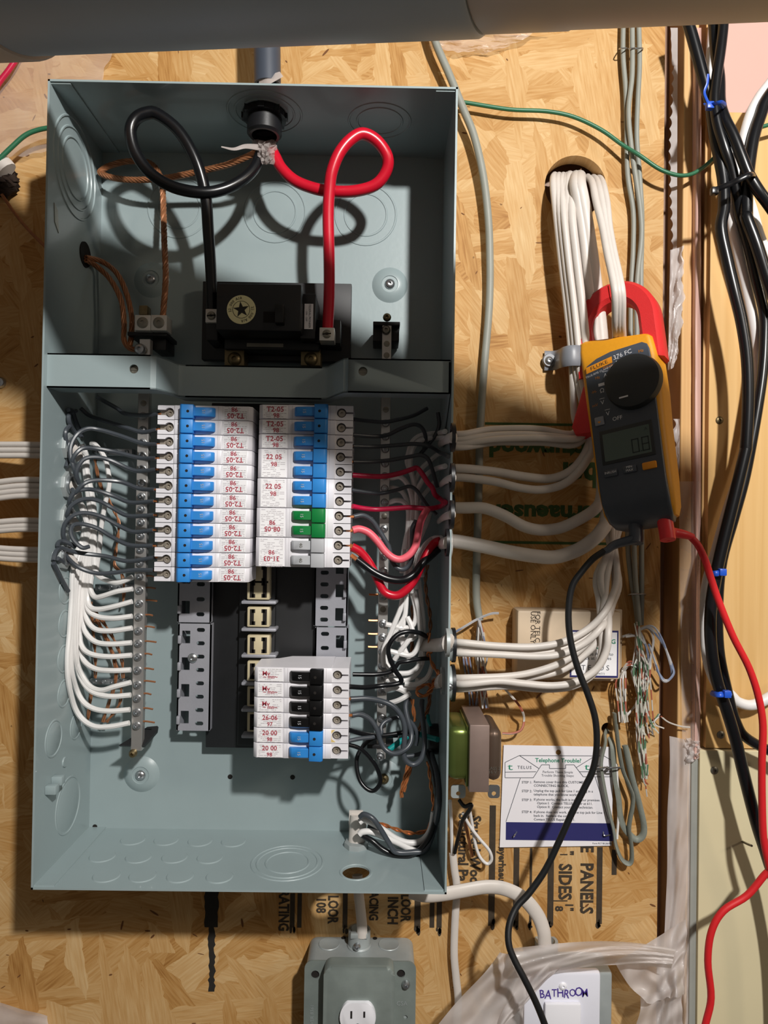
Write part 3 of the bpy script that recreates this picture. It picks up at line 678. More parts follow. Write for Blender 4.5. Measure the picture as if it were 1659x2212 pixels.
# ------------------------------------------------------------------ breakers
M_TSCREW = mat('terminal_screw_steel', '#a89f92', .35, metal=.55, var=.2, nscale=150)
TOG = {'blue': M_BLUE, 'green': M_GREEN, 'grey': M_GREYT, 'black': M_BLACKT}
LEN = .0893
def profile_prism(bm, prof, y0, y1, bev=0):
    a = [bm.verts.new((x * mm, y0, z * mm)) for x, z in prof]; b = [bm.verts.new((x * mm, y1, z * mm)) for x, z in prof]
    n = len(prof); bm.faces.new(a); bm.faces.new(b[::-1])
    for i in range(n): bm.faces.new((a[i], b[i], b[(i + 1) % n], a[(i + 1) % n]))
    bmesh.ops.recalc_face_normals(bm, faces=bm.faces)
    if bev: bmesh.ops.bevel(bm, geom=list(bm.edges), offset=bev, segments=1, affect='EDGES')
MESHC = {}
def breaker(M, pitch, poles, col, lines, label, group=None, flip=False, stain=False, scribble=False, lighter=None):
    """local x from the terminal end to the bus end, y across, z towards the viewer"""
    t = thing('circuit_breaker', label, 'breaker', group=group, M=M)
    w_ = pitch * poles / 2 - .00025
    slot = 2.6 if M[0][0] > 0 else .9
    key = (round(pitch, 5), poles, col, tuple(lines), flip, scribble, slot)
    def mk(name, fn, m_, parent, smooth=True, lab=None, ky=None):
        k2 = (name, ky or key)
        if k2 not in MESHC:
            bm = bmesh.new(); fn(bm); MESHC[k2] = finish(bm, name, m_, smooth)
        o = bpy.data.objects.new(name, MESHC[k2]); COL.objects.link(o); o.parent = parent
        if lab: o['label'] = lab
        return o
    body = mk('body', lambda b: profile_prism(b, [(16, -.4), (16.6, 0), (60, 0), (61.5, -.8), (86, -.8), (89.3, -4), (89.3, -40), (72, -44), (60, -56), (16, -57)], -w_, w_, .0003), M_WHITEPL, t)
    for k in range(poles):
        yc = -w_ + pitch / 2 - .00025 + pitch * k
        h = pitch / 2 - .0003
        def term(b, yc=yc):
            g0 = math.asin(slot / 4.5)
            arc = [(11.0 + 4.5 * math.cos(a), 4.5 * math.sin(a)) for a in [pi - g0 - i * (2 * pi - 2 * g0) / 16 for i in range(17)]]
            poly = [(0, -h * 1000), (16, -h * 1000), (16, h * 1000), (0, h * 1000), (0, slot)] + arc + [(0, -slot)]
            prism(b, [(x * mm, y * mm + yc) for x, y in poly], -.012, -.0012)
            box(b, 0.0002, .016, yc - h, yc + h, -.055, -.012)
        tm = mk('terminal_block', term, M_WHITEPL, t, False, ky=key + (k,))
        def scr(b, yc=yc):
            lathe(b, [(0, -.0060), (.0011, -.0060), (.0013, -.0042), (.0034, -.0044), (.0038, -.0060), (.0038, -.0119)], Matrix.Translation((.0110, yc, 0)), 14)
            if slot > 1.5: box(b, .0010, .0075, yc - .0021, yc + .0021, -.0119, -.0065)
        mk('terminal_screw', scr, M_TSCREW, t, ky=key + (k, 's'))
        def tog(b, yc=yc):
            hw = min(h, .0062)
            hi = 1.0
            profile_prism(b, [(23.5, -1), (23.2, 7.5), (25.2, 9.4), (36, 8.4), (36, -1)], yc - h + .0001, yc + h - .0001, .0004)
            profile_prism(b, [(35, -1), (35, 6.2), (44, 6.6), (52.5, 5.2), (55, 2.5), (55, -1)], yc - hw * .68, yc + hw * .68, .0005)
        tg = mk('toggle', tog, TOG[col], t, ky=key + (k, 't'))
        if poles == 1:
            def hole(b, yc=yc): lathe(b, [(0, .0002), (.0013, .0002), (.0015, -.0004)], Matrix.Translation((.031, yc, .00885)), 12)
            mk('toggle_hole', hole, M_DARK, tg, ky=key + (k, 'h'))
        def amp(b, yc=yc): text_bm(b, '15' if col != 'grey' else '40', .0042, Matrix.Translation((.0455, yc, .00668)) @ Matrix.Rotation(pi / 2, 4, 'Z'))
        mk('amp_mark', amp, M_GREYT if col != 'grey' else M_STEELD, tg, False, ky=key + (k, 'a'))
    mk('seam', lambda b: [box(b, x * mm - .0001, x * mm + .0001, -w_ + .0004, w_ - .0004, -.0002, .00008) for x in (21.5, 57.5)], M_GREYINK, t, False)
    lab = mk('label_sticker', lambda b: box(b, .0620, .0855, -w_ + .0008, w_ - .0006, -.001, -.0004), M_LABELW, t, False)
    def lines_fn(b):
        rnd = random.Random(len(label))
        rows = int(2 * w_ / .0016)
        for r in range(rows):
            yy = -w_ + .0018 + r * .0016
            x = .0632
            while x < .084:
                ln = rnd.uniform(.001, .005)
                if rnd.random() < .62: box(b, x, min(x + ln, .0845), yy - .00022, yy + .00022, -.0004, -.00034)
                x += ln + .0006
    mk('fine_print', lines_fn, M_GREYINK, lab, False)
    def txt(b):
        for s, size, fx, fy in lines:
            xx = .0738 + fx; yy = fy
            if flip: text_bm(b, s, size, Matrix.Translation((xx, yy, -.0003)), bold=.02)
            else: text_bm(b, s, size, Matrix.Translation((.1475 - xx, -yy, -.0003)) @ Matrix.Rotation(pi, 4, 'Z'), bold=.02)
    mk('date_code', txt, M_REDINK, lab, False)
    if stain:
        bm = bmesh.new(); prism(bm, [(.0125, -.0058), (.0185, -.0050), (.0175, -.001), (.0200, .003), (.0165, .0058), (.0120, .0056), (.0155, .003), (.0160, -.002)], -.0012, -.0009, Matrix.Translation((0, 0, 0)))
        part('scorch_mark', bm, M_STAIN, t, False, local=True, label='yellow scorch mark at the terminal')
    return t
def frame_left(p): return Matrix(((1, 0, 0, p.x), (0, 0, -1, p.y), (0, 1, 0, p.z), (0, 0, 0, 1)))
def frame_right(p): return Matrix(((-1, 0, 0, p.x), (0, 0, -1, p.y), (0, -1, 0, p.z), (0, 0, 0, 1)))
BD = 86
T205 = (('T2-05', .0068, 0, .0022), ('98', .0060, .001, -.0037))
a, b = P(340, 890, BD), P(332, 1240, BD)
pit_l = (a.z - b.z) / 11
for k in range(12):
    p = a + (b - a) * (k / 11)
    breaker(frame_left(p), pit_l, 1, 'blue', T205, ('topmost' if k == 0 else 'bottom' if k == 11 else ORD[k + 1]) + (' blue-toggle breaker from the top in the left column' if 0 < k < 11 else ' blue-toggle breaker of the left column'), 'left column breakers')
a, b = P(763, 892, BD), P(755, 1211, BD); pit_r = (a.z - b.z) / 10
def rrow(k): return a + (b - a) * (k / 10)
for k in range(3):
    breaker(frame_right(rrow(k)), pit_r, 1, 'blue', T205, ('topmost', 'second', 'third')[k] + ' single blue-toggle breaker of the right column', 'right column single breakers')
D22 = (('22 05', .0066, 0, .006), ('98', .0060, 0, -.001))
breaker(frame_right(rrow(3.5)), pit_r, 2, 'blue', D22, 'upper blue double breaker in the right column')
breaker(frame_right(rrow(5.5)), pit_r, 2, 'blue', D22, 'lower blue double breaker just above the green toggles')
breaker(frame_right(rrow(7.5)), pit_r, 2, 'green', (('08-05', .0066, 0, .006), ('98', .0060, 0, 0)), 'double breaker with green toggles in the right column', flip=True)
breaker(frame_right(rrow(9.5)), pit_r, 2, 'grey', (('31-03', .0066, 0, .006), ('98', .0060, 0, 0)), 'double breaker with grey toggles at the right column foot', flip=True)
a2, b2 = P(754, 1460, BD + 3), P(752, 1624, BD + 3); pit_q = (a2.z - b2.z) / 5
names = ['topmost black-toggle breaker of the lower group', 'second black-toggle breaker of the lower group', 'third black-toggle breaker of the lower group', 'lowest black-toggle breaker, dated in red, in the lower group', 'blue-toggle breaker with a scorched terminal in the lower group', 'bottom blue-toggle breaker of the lower group']
for k in range(6):
    ln = (('~ mn~', .005, 0, -.002), ('Mv', .006, -.004, .001)) if k < 3 else (('26-06', .0062, 0, .0022), ('97', .0052, 0, -.0038)) if k == 3 else (('20 00', .0062, 0, .0022), ('98', .0052, 0, -.0038))
    breaker(frame_right(a2 + (b2 - a2) * (k / 5)), pit_q, 1, 'black' if k < 4 else 'blue', ln, names[k], 'lower group breakers', stain=(k == 4), scribble=k)
# ------------------------------------------------------------------ wires inside the panel
def C(ox, oy, s, pts): return [(ox + x / s, oy + y / s) for x, y in pts]
def inside(u, v, d, lim=.1795):
    p = P(u, v, d); k = 0
    while abs(p.x) > lim and k < 60:
        d += 2; k += 1; p = P(u, v, d)
    return p
def depths(pts, ds):                       # spread a few depth values along a path
    n = len(pts); o = []
    for i in range(n):
        s = i / (n - 1) * (len(ds) - 1); a = min(int(s), len(ds) - 2) if len(ds) > 1 else 0
        o.append(ds[0] if len(ds) == 1 else ds[a] + (ds[a + 1] - ds[a]) * (s - a))
    return o
def wire(name, pts, ds, r, m, label, cat='wire', group=None, tip=None, n=8, box_in=True, flat=None):
    dd = depths(pts, ds); w3 = [inside(u, v, d) if box_in else P(u, v, d) for (u, v), d in zip(pts, dd)]
    if tip:
        t = thing(name, label, cat, w3[-1], group)
        part('insulation', tube(w3, r, flat, n), m, t)
        d0 = (w3[0] - w3[1]).normalized(); L_ = tip
        part('bare_end', tube([w3[0] - d0 * .001, w3[0] + d0 * L_], r * .55, n=6), M_COPPER, t)
        return t
    return solo(name, tube(w3, r, flat, n), m, label, cat, group)

# service conductors
blk = [(566, 318), (561, 337), (547, 366), (520, 391), (480, 410), (434, 416), (374, 404), (325, 374), (293, 330), (282, 285), (292, 258), (315, 245), (341, 247), (386, 283), (422, 344), (443, 416), (450, 500), (456, 590), (459, 672)]
wire('service_wire', blk, [62, 66, 74, 82, 88, 92, 94, 96, 96, 95, 92, 88, 80, 66, 54], px(12.5, 80), M_WBLACK2, 'thick black service wire looping down to the main breaker', n=14)
red = [(586, 322), (595, 339), (608, 363), (635, 389), (672, 405), (712, 413), (765, 413), (810, 400), (834, 371), (837, 339), (815, 305), (784, 289), (757, 302), (733, 331), (717, 371), (712, 408), (709, 465), (711, 565), (711, 640), (708, 712)]
wire('service_wire', red, [62, 64, 66, 68, 70, 72, 76, 82, 88, 92, 94, 92, 88, 82, 70, 62], px(12.5, 80), M_WRED, 'thick red service wire looping down to the main breaker', n=14)
cu = [(560, 326, 64), (535, 338, 64), (490, 356, 58), (440, 368, 50), (390, 379, 44), (340, 386, 40), (290, 389, 34), (250, 385, 28), (222, 377, 24), (218, 370, 22), (240, 357, 18), (280, 348, 16), (322, 352, 16), (343, 374, 20), (351, 405, 26), (353, 450, 34), (355, 520, 42), (358, 600, 48), (352, 685, 50)]
solo('ground_wire', twist([inside(*c) for c in cu], .0019, .0013, 6, .026, k=16), M_COPPERD, 'twisted bare copper neutral running from the bushing to the left bar lug', 'wire')
for j, (ps, lab) in enumerate((([(186, 562, 20), (212, 578, 26), (240, 606, 34), (262, 650, 40), (268, 700, 44), (268, 735, 46), (280, 752, 48), (302, 757, 50)], 'lower of two copper strands from the side hole to the left bar'), ([(186, 556, 18), (222, 566, 22), (252, 590, 28), (272, 630, 34), (284, 680, 38), (284, 720, 40), (280, 750, 42)], 'upper of two copper strands from the side hole to the left bar'))):
    solo('ground_wire', twist([inside(*c) for c in ps], .0018, .0010, 6, .05, k=12), M_COPPERD, lab, 'wire')

# black wires of the left breakers
K3 = (60, 840, 3.318)
LB = [
 [(940, 180), (830, 190), (700, 178), (640, 140), (560, 95), (500, 60)],
 [(925, 292), (820, 310), (700, 275), (550, 230), (440, 190), (380, 140)],
 [(930, 398), (820, 390), (660, 335), (520, 295), (430, 285), (360, 320), (315, 390), (305, 470), (330, 570), (352, 640)],
 [(920, 498), (800, 495), (640, 455), (500, 430), (400, 425), (345, 465), (320, 520), (350, 560)],
 [(920, 578), (800, 590), (720, 570), (600, 515), (500, 490), (410, 500), (360, 560), (350, 620), (370, 680)],
 [(910, 722), (800, 715), (680, 670), (560, 655), (450, 660), (390, 690), (340, 745), (320, 720)],
 [(905, 805), (740, 815), (620, 770), (500, 730), (420, 720), (340, 740), (300, 800), (300, 850)],
 [(905, 905), (720, 910), (600, 850), (500, 800), (400, 790), (320, 830), (285, 890), (290, 940)],
 [(900, 1012), (760, 1025), (650, 980), (540, 920), (430, 890), (340, 900), (270, 960), (255, 1040), (270, 1090)],
 [(900, 1125), (730, 1120), (600, 1060), (500, 1000), (400, 970), (330, 975), (308, 1020), (330, 1085), (390, 1138), (440, 1130)],
 [(915, 1208), (720, 1235), (560, 1200), (400, 1180), (300, 1160), (235, 1140), (200, 1170), (185, 1230)],
 [(905, 1300), (760, 1300), (600, 1320), (480, 1320), (350, 1270), (260, 1180), (215, 1120), (240, 1092), (300, 1108), (340, 1135)]]
for i, ps in enumerate(LB):
    ds = [78, 68, 66, 72, 80, 84, 84, 78] if i > 1 else [78, 68, 60, 50, 36]
    wire('branch_wire', C(*K3, ps), ds, .0021, M_WBLACK, 'dark grey wire feeding the ' + ('bottom' if i == 11 else ORD[i + 1]) + ' breaker of the left column', group='left branch wires', tip=.003)
# extra black loops by the left side
for ps, lab in (([(290, 150), (320, 160), (345, 230), (390, 340)], 'short dark wire stub at the upper left clamp'), ([(385, 345), (330, 300), (295, 230), (300, 175), (345, 158)], 'dark wire loop above the upper left clamp'),
                ([(275, 560), (290, 490), (270, 320), (300, 265)], 'dark wire arching along the left side above the clamps'), ([(185, 1250), (230, 1340), (290, 1450)], 'dark wire shadowed at the lowest left clamp'), ([(215, 1215), (270, 1250), (310, 1230), (300, 1190)], 'short dark wire coil at the lowest left clamp')):
    wire('branch_wire', C(*K3, ps), [58, 52, 44], .0021, M_WBLACK, lab)
# white neutrals on the left bar
K5 = (60, 1200, 3.318)
LW = [
 [(752, 155), (650, 193), (560, 175), (500, 135), (475, 40)],
 [(752, 240), (640, 258), (540, 290), (485, 298), (455, 260), (450, 200), (462, 90)],
 [(748, 330), (620, 365), (510, 385), (448, 368), (430, 300), (445, 150)],
 [(748, 435), (620, 450), (510, 440), (440, 398), (422, 320), (430, 140)],
 [(748, 520), (600, 540), (490, 530), (430, 470), (412, 380), (425, 180)],
 [(744, 625), (600, 635), (490, 620), (420, 558), (398, 470), (410, 220)],
 [(744, 715), (590, 725), (460, 708), (390, 655), (372, 540), (390, 240)],
 [(738, 820), (600, 825), (480, 810), (400, 748), (372, 640), (365, 420), (385, 160)],
 [(738, 910), (620, 940), (530, 965), (450, 940), (390, 860), (352, 760), (345, 600), (355, 380), (372, 160)],
 [(738, 1000), (600, 1010), (490, 990), (420, 940), (368, 850), (335, 700), (332, 480), (350, 160)],
 [(732, 1105), (590, 1115), (480, 1100), (400, 1050), (350, 960), (315, 830), (308, 640), (322, 400), (340, 120)],
 [(728, 1200), (600, 1225), (480, 1225), (390, 1170), (330, 1070), (292, 900), (285, 740), (300, 540), (315, 300), (325, 90)]]
for i, ps in enumerate(LW):
    q = C(*K5, ps); u0, v0 = q[-1]
    tops = [(198 - .6 * abs(5 - i) + (6 - i) * 1.5, 1140), (194 + (5 - i) * 1.6, 1090), (186 + (5 - i) * .9, 1030), (178 + (i % 3) * 4, 985), (168 + (i % 2) * 8, 960 if i % 2 else 968)]
    if i > 6: tops = [(190 - (i - 6) * 3, 1170), (184 + (i % 2) * 6, 1110 + (i % 2) * 30), (170, 1080)]
    q = q + tops
    wire('neutral_wire', q, [56, 56, 50, 44, 42, 42, 44, 46, 44], .0026, M_WWHITE, 'white wire to the ' + (ORD[i + 1] if i < 11 else 'lowest') + ' white-wired screw of the left bar', group='left neutral wires', n=8)
    c = C(*K5, [(830, ps[0][1] - 2)])[0]
    a_, b_ = on_l(c[1]), None
    solo('copper_tail', tube([a_ + Vector((.004, .004, 0)), a_ + Vector((.009, .003, .0003)), a_ + Vector((.013 + .002 * (i % 3), .002, -.0004))], .0009, n=5), M_COPPERD, 'copper wire end poking out beside the ' + (ORD[i + 1] if i < 11 else 'lowest') + ' white-wired screw of the left bar', 'wire', 'copper tails of the left bar')
wire('neutral_wire', [(197, 958), (208, 962), (226, 988), (234, 1020), (236, 1048), (228, 1085), (220, 1130), (214, 1190), (207, 1240)], [34, 40, 44, 44, 40], .0024, M_WWHITE, 'single white wire bowing out right of the left bundle')
# bare grounds behind the left bundle
for ps, lab in (([(205, 990), (212, 1030), (222, 1060), (238, 1085), (250, 1110), (257, 1130), (254, 1165), (249, 1200), (248, 1222), (262, 1238), (268, 1270), (266, 1300)], 'bright bare copper wire kinking beside the left bundle'),
                ([(196, 1300), (202, 1370), (206, 1420), (206, 1465)], 'dark copper wire left of the low ground bar'), ([(200, 1320), (225, 1370), (245, 1420), (250, 1470), (235, 1520), (222, 1560)], 'dark copper wire crossing the low ground bar'),
                ([(206, 1320), (240, 1370), (262, 1420), (266, 1465)], 'dark copper wire right of the low ground bar'), ([(262, 1480), (258, 1520), (230, 1560)], 'short copper wire below the low ground bar'), ([(200, 1480), (194, 1520), (190, 1555)], 'short copper wire at the foot of the left bundle'),
                ([(205, 1340), (230, 1375), (252, 1440), (248, 1468)], 'dark copper wire in the middle of the low ground bar')):
    ps3 = [inside(u, v, 22) for u, v in ps]; solo('ground_wire', twist(ps3, .0010, .0009, 2, .03, k=6), M_COPPERD, lab, 'wire')

# left clamps (inside ends) and cable sheath stubs
def hexnut(M, r, h): 
    bm = bmesh.new(); prism(bm, [(r * math.cos(k * pi / 4 + .2), r * math.sin(k * pi / 4 + .2)) for k in range(8)], 0, h, M, .0006); return bm
for i, (u, v, lab) in enumerate(((150, 965, 'topmost'), (148, 1048, 'second'), (146, 1118, 'third'), (140, 1200, 'lowest'))):
    p = PX(u - 4, v, -W2 + th); 
    t = thing('cable_clamp', lab + ' steel cable clamp inside the left side', 'clamp', p, 'left cable clamps')
    part('locknut', hexnut(MLEFT(p), .0135, .0035), M_GALV, t)
    bm = bmesh.new(); lathe(bm, [(.0095, 0), (.0095, .006), (.0085, .0065), (.0075, .004)], MLEFT(p), 20); part('throat', bm, M_STEEL, t)
    bm = tube([p + Vector((.002, 0, 0)), p + Vector((.005, .002, -.002)), p + Vector((.008, .005, -.007)), p + Vector((.009, .007, -.013))], .0048, .0026, n=10, taper=lambda x: 1 - .3 * x); part('sheath_end', bm, M_NM, t, label='cut white cable sheath')
# right-hand wires
K1 = (740, 860, 5.82); K2 = (740, 1220, 6.38); K4 = (740, 1440, 6.38)
RW = [
 (K1, [(130, 265), (300, 285), (520, 300), (700, 270), (900, 215), (1060, 130)], [76, 62, 56, 52, 40], M_WBLACK, .0020, 'dark wire from the topmost right breaker running under the brace'),
 (K1, [(130, 460), (400, 480), (560, 465), (720, 390), (870, 335), (970, 350), (1030, 430), (1045, 540), (1020, 660)], [76, 62, 58, 56, 50, 44], M_WBLACK, .0020, 'dark wire humped from the second right breaker to the upper clamp'),
 (K1, [(1200, 180), (1215, 330), (1180, 440), (1100, 560), (980, 700)], [46, 46, 44, 40], M_WBLACK, .0020, 'dark wire hooking down beside the upper right clamp'),
 (K1, [(130, 605), (400, 610), (700, 590), (900, 575), (1080, 600), (1220, 680), (1330, 735)], [76, 62, 60, 60, 56], M_WBLACK, .0020, 'dark wire from the third right breaker curving to the side'),
 (K1, [(130, 800), (350, 800), (600, 780), (850, 735), (980, 715), (1070, 760), (1120, 870), (1160, 1010), (1190, 1120)], [76, 64, 62, 62, 58, 54], M_WBLACK, .0020, 'dark wire from the upper blue double breaker bending down'),
 (K1, [(125, 970), (480, 985), (700, 950), (870, 895), (935, 880), (1000, 950), (1070, 1060), (1130, 1130), (1160, 1210), (1230, 1270), (1280, 1310)], [76, 66, 64, 66, 66, 62], M_WCRIM, .0025, 'crimson wire peaking from the upper blue double breaker'),
 (K1, [(125, 1360), (250, 1385), (420, 1400), (620, 1390), (850, 1375), (1080, 1390), (1230, 1360), (1290, 1310)], [76, 66, 66, 66, 64], M_WCRIM, .0025, 'crimson wire running level from the lower blue double breaker'),
 (K1, [(115, 1155), (350, 1190), (500, 1195), (700, 1150), (840, 1110), (930, 1160), (1000, 1260), (1080, 1370), (1180, 1460)], [76, 64, 62, 60, 54], M_WBLACK, .0019, 'dark wire waving from the lower blue double breaker'),
 (K1, [(140, 1490), (260, 1475), (370, 1540), (450, 1650), (530, 1780), (580, 1880), (620, 2040), (680, 2130), (770, 2150), (850, 2080), (880, 1950), (880, 1800), (880, 1640), (930, 1540)], [76, 68, 66, 66, 66, 62], M_WBLACK, .0025, 'dark wire hanging in a U from the green breaker'),
 (K1, [(130, 1660), (210, 1645), (330, 1690), (440, 1800), (540, 1930), (640, 2010), (740, 2025), (850, 1960), (920, 1850), (950, 1700), (980, 1560), (1020, 1470), (1070, 1390)], [76, 74, 74, 74, 72, 66], M_WPINK, .0036, 'pink wire hanging in a U from the green breaker'),
 (K1, [(115, 1870), (220, 1930), (320, 2050), (390, 2170), (450, 2300), (520, 2430), (620, 2480), (720, 2470), (830, 2380), (920, 2250), (1000, 2080), (1070, 1930), (1160, 1820), (1240, 1790)], [76, 72, 72, 72, 72, 68, 60], M_WRED, .0042, 'thick red wire hanging in a U from the grey breaker'),
 (K1, [(180, 2030), (260, 2090), (350, 2160), (450, 2220), (570, 2270), (700, 2290), (810, 2270), (910, 2200), (1000, 2080), (1100, 1990), (1200, 1900)], [76, 78, 78, 78, 74, 62], M_WBLACK2, .0038, 'thick black wire sagging from the grey breaker'),
 (K2, [(100, 1680), (300, 1690), (500, 1670), (700, 1650), (800, 1620), (800, 1560), (740, 1480), (690, 1380), (640, 1250), (630, 1150), (680, 1040), (780, 950), (920, 920), (1060, 940), (1160, 990)], [78, 62, 60, 62, 64, 64, 60, 50], M_WBLACK2, .0024, 'black wire snaking up from the second lower breaker'),
 (K2, [(140, 1510), (300, 1512), (480, 1510), (650, 1480), (730, 1410), (780, 1350), (900, 1330), (1050, 1300), (1190, 1290)], [64, 60, 58, 58, 50], M_WBLACK2, .0022, 'black wire with a loose end near the topmost lower breaker'),
 (K4, [(110, 445), (350, 440), (550, 480), (700, 550), (810, 680), (860, 850), (850, 1050), (840, 1200), (880, 1300), (970, 1350), (1060, 1300), (1120, 1170), (1130, 1000), (1110, 780), (1090, 580), (1095, 460)], [78, 70, 70, 72, 72, 70, 60, 48], M_WBLACK, .0026, 'grey wire from the third lower breaker dropping in a long loop'),
 (K4, [(130, 670), (250, 660), (380, 730), (470, 860), (520, 1020), (590, 1140), (710, 1200), (850, 1150), (930, 1060), (950, 930), (920, 800), (880, 650), (870, 530), (910, 430)], [78, 72, 72, 76, 70, 56, 46], M_WBLACK, .0025, 'grey wire from the fourth lower breaker curling under'),
 (K4, [(80, 870), (250, 920), (450, 950), (650, 940), (900, 900), (1050, 920)], [78, 64, 56, 46], M_WBLACK2, .0023, 'black wire running level from the scorched breaker'),
 (K4, [(80, 1025), (250, 990), (420, 970), (530, 920), (530, 830), (600, 750), (750, 700), (900, 730), (1000, 850), (1030, 980), (1010, 1080)], [78, 66, 58, 54, 50], M_WBLACK, .0021, 'dark wire coiling round above the teal wires'),
 (K4, [(80, 1075), (220, 1120), (340, 1220), (450, 1360), (510, 1500), (510, 1620), (430, 1710), (330, 1680), (240, 1570), (200, 1420), (200, 1250), (280, 1100), (400, 1000), (560, 960), (760, 950)], [78, 70, 66, 64, 58, 50, 44], M_WBLACK2, .0021, 'black wire hanging in a teardrop loop below the lower breakers'),
 (K4, [(850, 1240), (1000, 1220), (1150, 1170), (1280, 1110)], [46, 44], M_WBLACK, .0021, 'short dark wire near the dark side hole'),
 (K4, [(640, 1145), (730, 1080), (820, 1010), (900, 960)], [50, 46], M_WTEAL, .0029, 'teal wire slanting behind the grey loops'),
 (K4, [(1060, 935), (1180, 970), (1310, 1005)], [48, 50], M_WTEAL, .0027, 'teal wire entering the dark side hole'),
 (K4, [(1175, 660), (1185, 740), (1220, 830)], [36, 36], M_WTEAL, .0018, 'thin teal wire below the copper knot')]
for i, (K, ps, ds, m_, r, lab) in enumerate(RW):
    bare = i in (3, 4, 8, 9, 10, 11, 14, 15)
    wire('branch_wire', C(*K, ps), ds, r, m_, lab, tip=.007 if bare else None, n=10)
# white neutrals on the right
RN = [
 (K1, [(1290, 420), (1200, 440), (1100, 450), (960, 480), (870, 560), (830, 680), (810, 780), (830, 870), (880, 990), (930, 1130), (960, 1300), (930, 1500), (880, 1750), (850, 2000), (830, 2300), (800, 2480)], 'outer white wire arching from the upper right clamp'),
 (K1, [(1300, 500), (1200, 500), (1080, 505), (960, 545), (890, 620), (860, 720), (850, 850), (870, 950), (900, 1100), (920, 1300), (900, 1600), (860, 1900), (850, 2200), (880, 2450)], 'inner white wire arching from the upper right clamp'),
 (K1, [(1230, 690), (1170, 730), (1100, 790), (1000, 880), (930, 1000), (900, 1150), (905, 1400), (890, 1700), (900, 2000), (960, 2250)], 'white wire slanting down below the upper right clamp'),
 (K1, [(1290, 855), (1170, 890), (1060, 960), (980, 1080), (930, 1200), (930, 1450), (930, 1700), (960, 2000), (1000, 2250)], 'white wire leaving the second right clamp'),
 (K1, [(1150, 1060), (1060, 1170), (1000, 1240), (950, 1320), (900, 1420), (870, 1600), (830, 1900), (800, 2200)], 'white wire slanting behind the crimson wires'),
 (K1, [(570, 1010), (640, 1000), (720, 990), (800, 1060), (850, 1170), (880, 1320), (870, 1500), (840, 1800), (810, 2100), (790, 2300)], 'white wire from the fifth screw of the right bar'),
 (K1, [(560, 1140), (640, 1130), (740, 1170), (800, 1260), (840, 1370), (840, 1560), (790, 1800), (760, 2000), (745, 2200)], 'white wire from the sixth screw of the right bar'),
 (K1, [(560, 1330), (620, 1300), (680, 1285), (760, 1300), (810, 1360), (830, 1450), (820, 1650), (800, 1900)], 'white wire from the seventh screw of the right bar'),
 (K1, [(1100, 1440), (1060, 1560), (1010, 1680), (960, 1800), (930, 1950), (930, 2150)], 'white wire beside the pink wire'),
 (K1, [(1240, 1760), (1150, 1760), (1060, 1820), (990, 1920), (950, 2040), (930, 2200), (930, 2400)], 'white wire curling from the thick cable clamp'),
 (K2, [(1030, 60), (1060, 300), (1080, 500), (1110, 750), (1112, 950), (1090, 1100), (1110, 1250), (1090, 1380)], 'rightmost white wire falling in the right bundle'),
 (K2, [(960, 260), (1010, 450), (1050, 650), (1070, 850), (1080, 1000), (1050, 1100), (1000, 1200), (930, 1250), (800, 1230), (650, 1190), (580, 1190)], 'white wire swinging back to the right bar mid screw'),
 (K2, [(880, 400), (870, 600), (850, 720), (760, 870), (690, 970), (620, 1090), (585, 1250), (600, 1360), (650, 1420)], 'white wire arcing left past the black loop'),
 (K2, [(830, 430), (800, 600), (720, 800), (640, 1000), (572, 1150), (562, 1300), (575, 1400)], 'leftmost white wire in the right bundle'),
 (K2, [(870, 640), (845, 740), (830, 900), (820, 1050), (860, 1180), (920, 1310)], 'white wire wriggling behind the black loop'),
 (K2, [(890, 720), (950, 850), (955, 960), (880, 1080), (780, 1210), (715, 1310)], 'white wire looping inside the black loop'),
 (K2, [(930, 300), (1000, 560), (1005, 760), (940, 855), (800, 870), (690, 840), (590, 820)], 'white wire bending to the bar above the black loop'),
 (K2, [(1100, 1130), (1070, 1300), (1030, 1420), (920, 1490), (760, 1500), (640, 1520)], 'upper white wire curving to the bar below the black loop'),
 (K2, [(1130, 1180), (1080, 1400), (980, 1540), (850, 1590), (700, 1590), (590, 1580)], 'lower white wire curving to the bar below the black loop'),
 (K2, [(1240, 1360), (1200, 1500), (1130, 1590), (1000, 1650), (860, 1640)], 'white wire hooking under the lower sheath end'),
 (K2, [(1180, 1630), (1000, 1690), (860, 1700), (760, 1690), (600, 1700)], 'white wire lying across above the copper ring'),
 (K2, [(900, 1780), (800, 1720), (700, 1700), (590, 1730)], 'short white wire to the bar beside the copper ring'),
 (K2, [(1010, 980), (960, 1020), (860, 1040), (740, 1020)], 'short white wire passing behind the black loop'),
 (K4, [(660, 500), (760, 470), (860, 420), (930, 370)], 'flattened white wire end below the copper ring')]
for i, (K, ps, lab) in enumerate(RN):
    wire('neutral_wire', C(*K, ps), ([40, 50, 50, 46, 46] if K is K1 else [44, 48, 50, 48]) if i % 2 else ([36, 42, 44, 42, 42] if K is K1 else [40, 44, 44, 48]), .0026, M_WWHITE, lab)
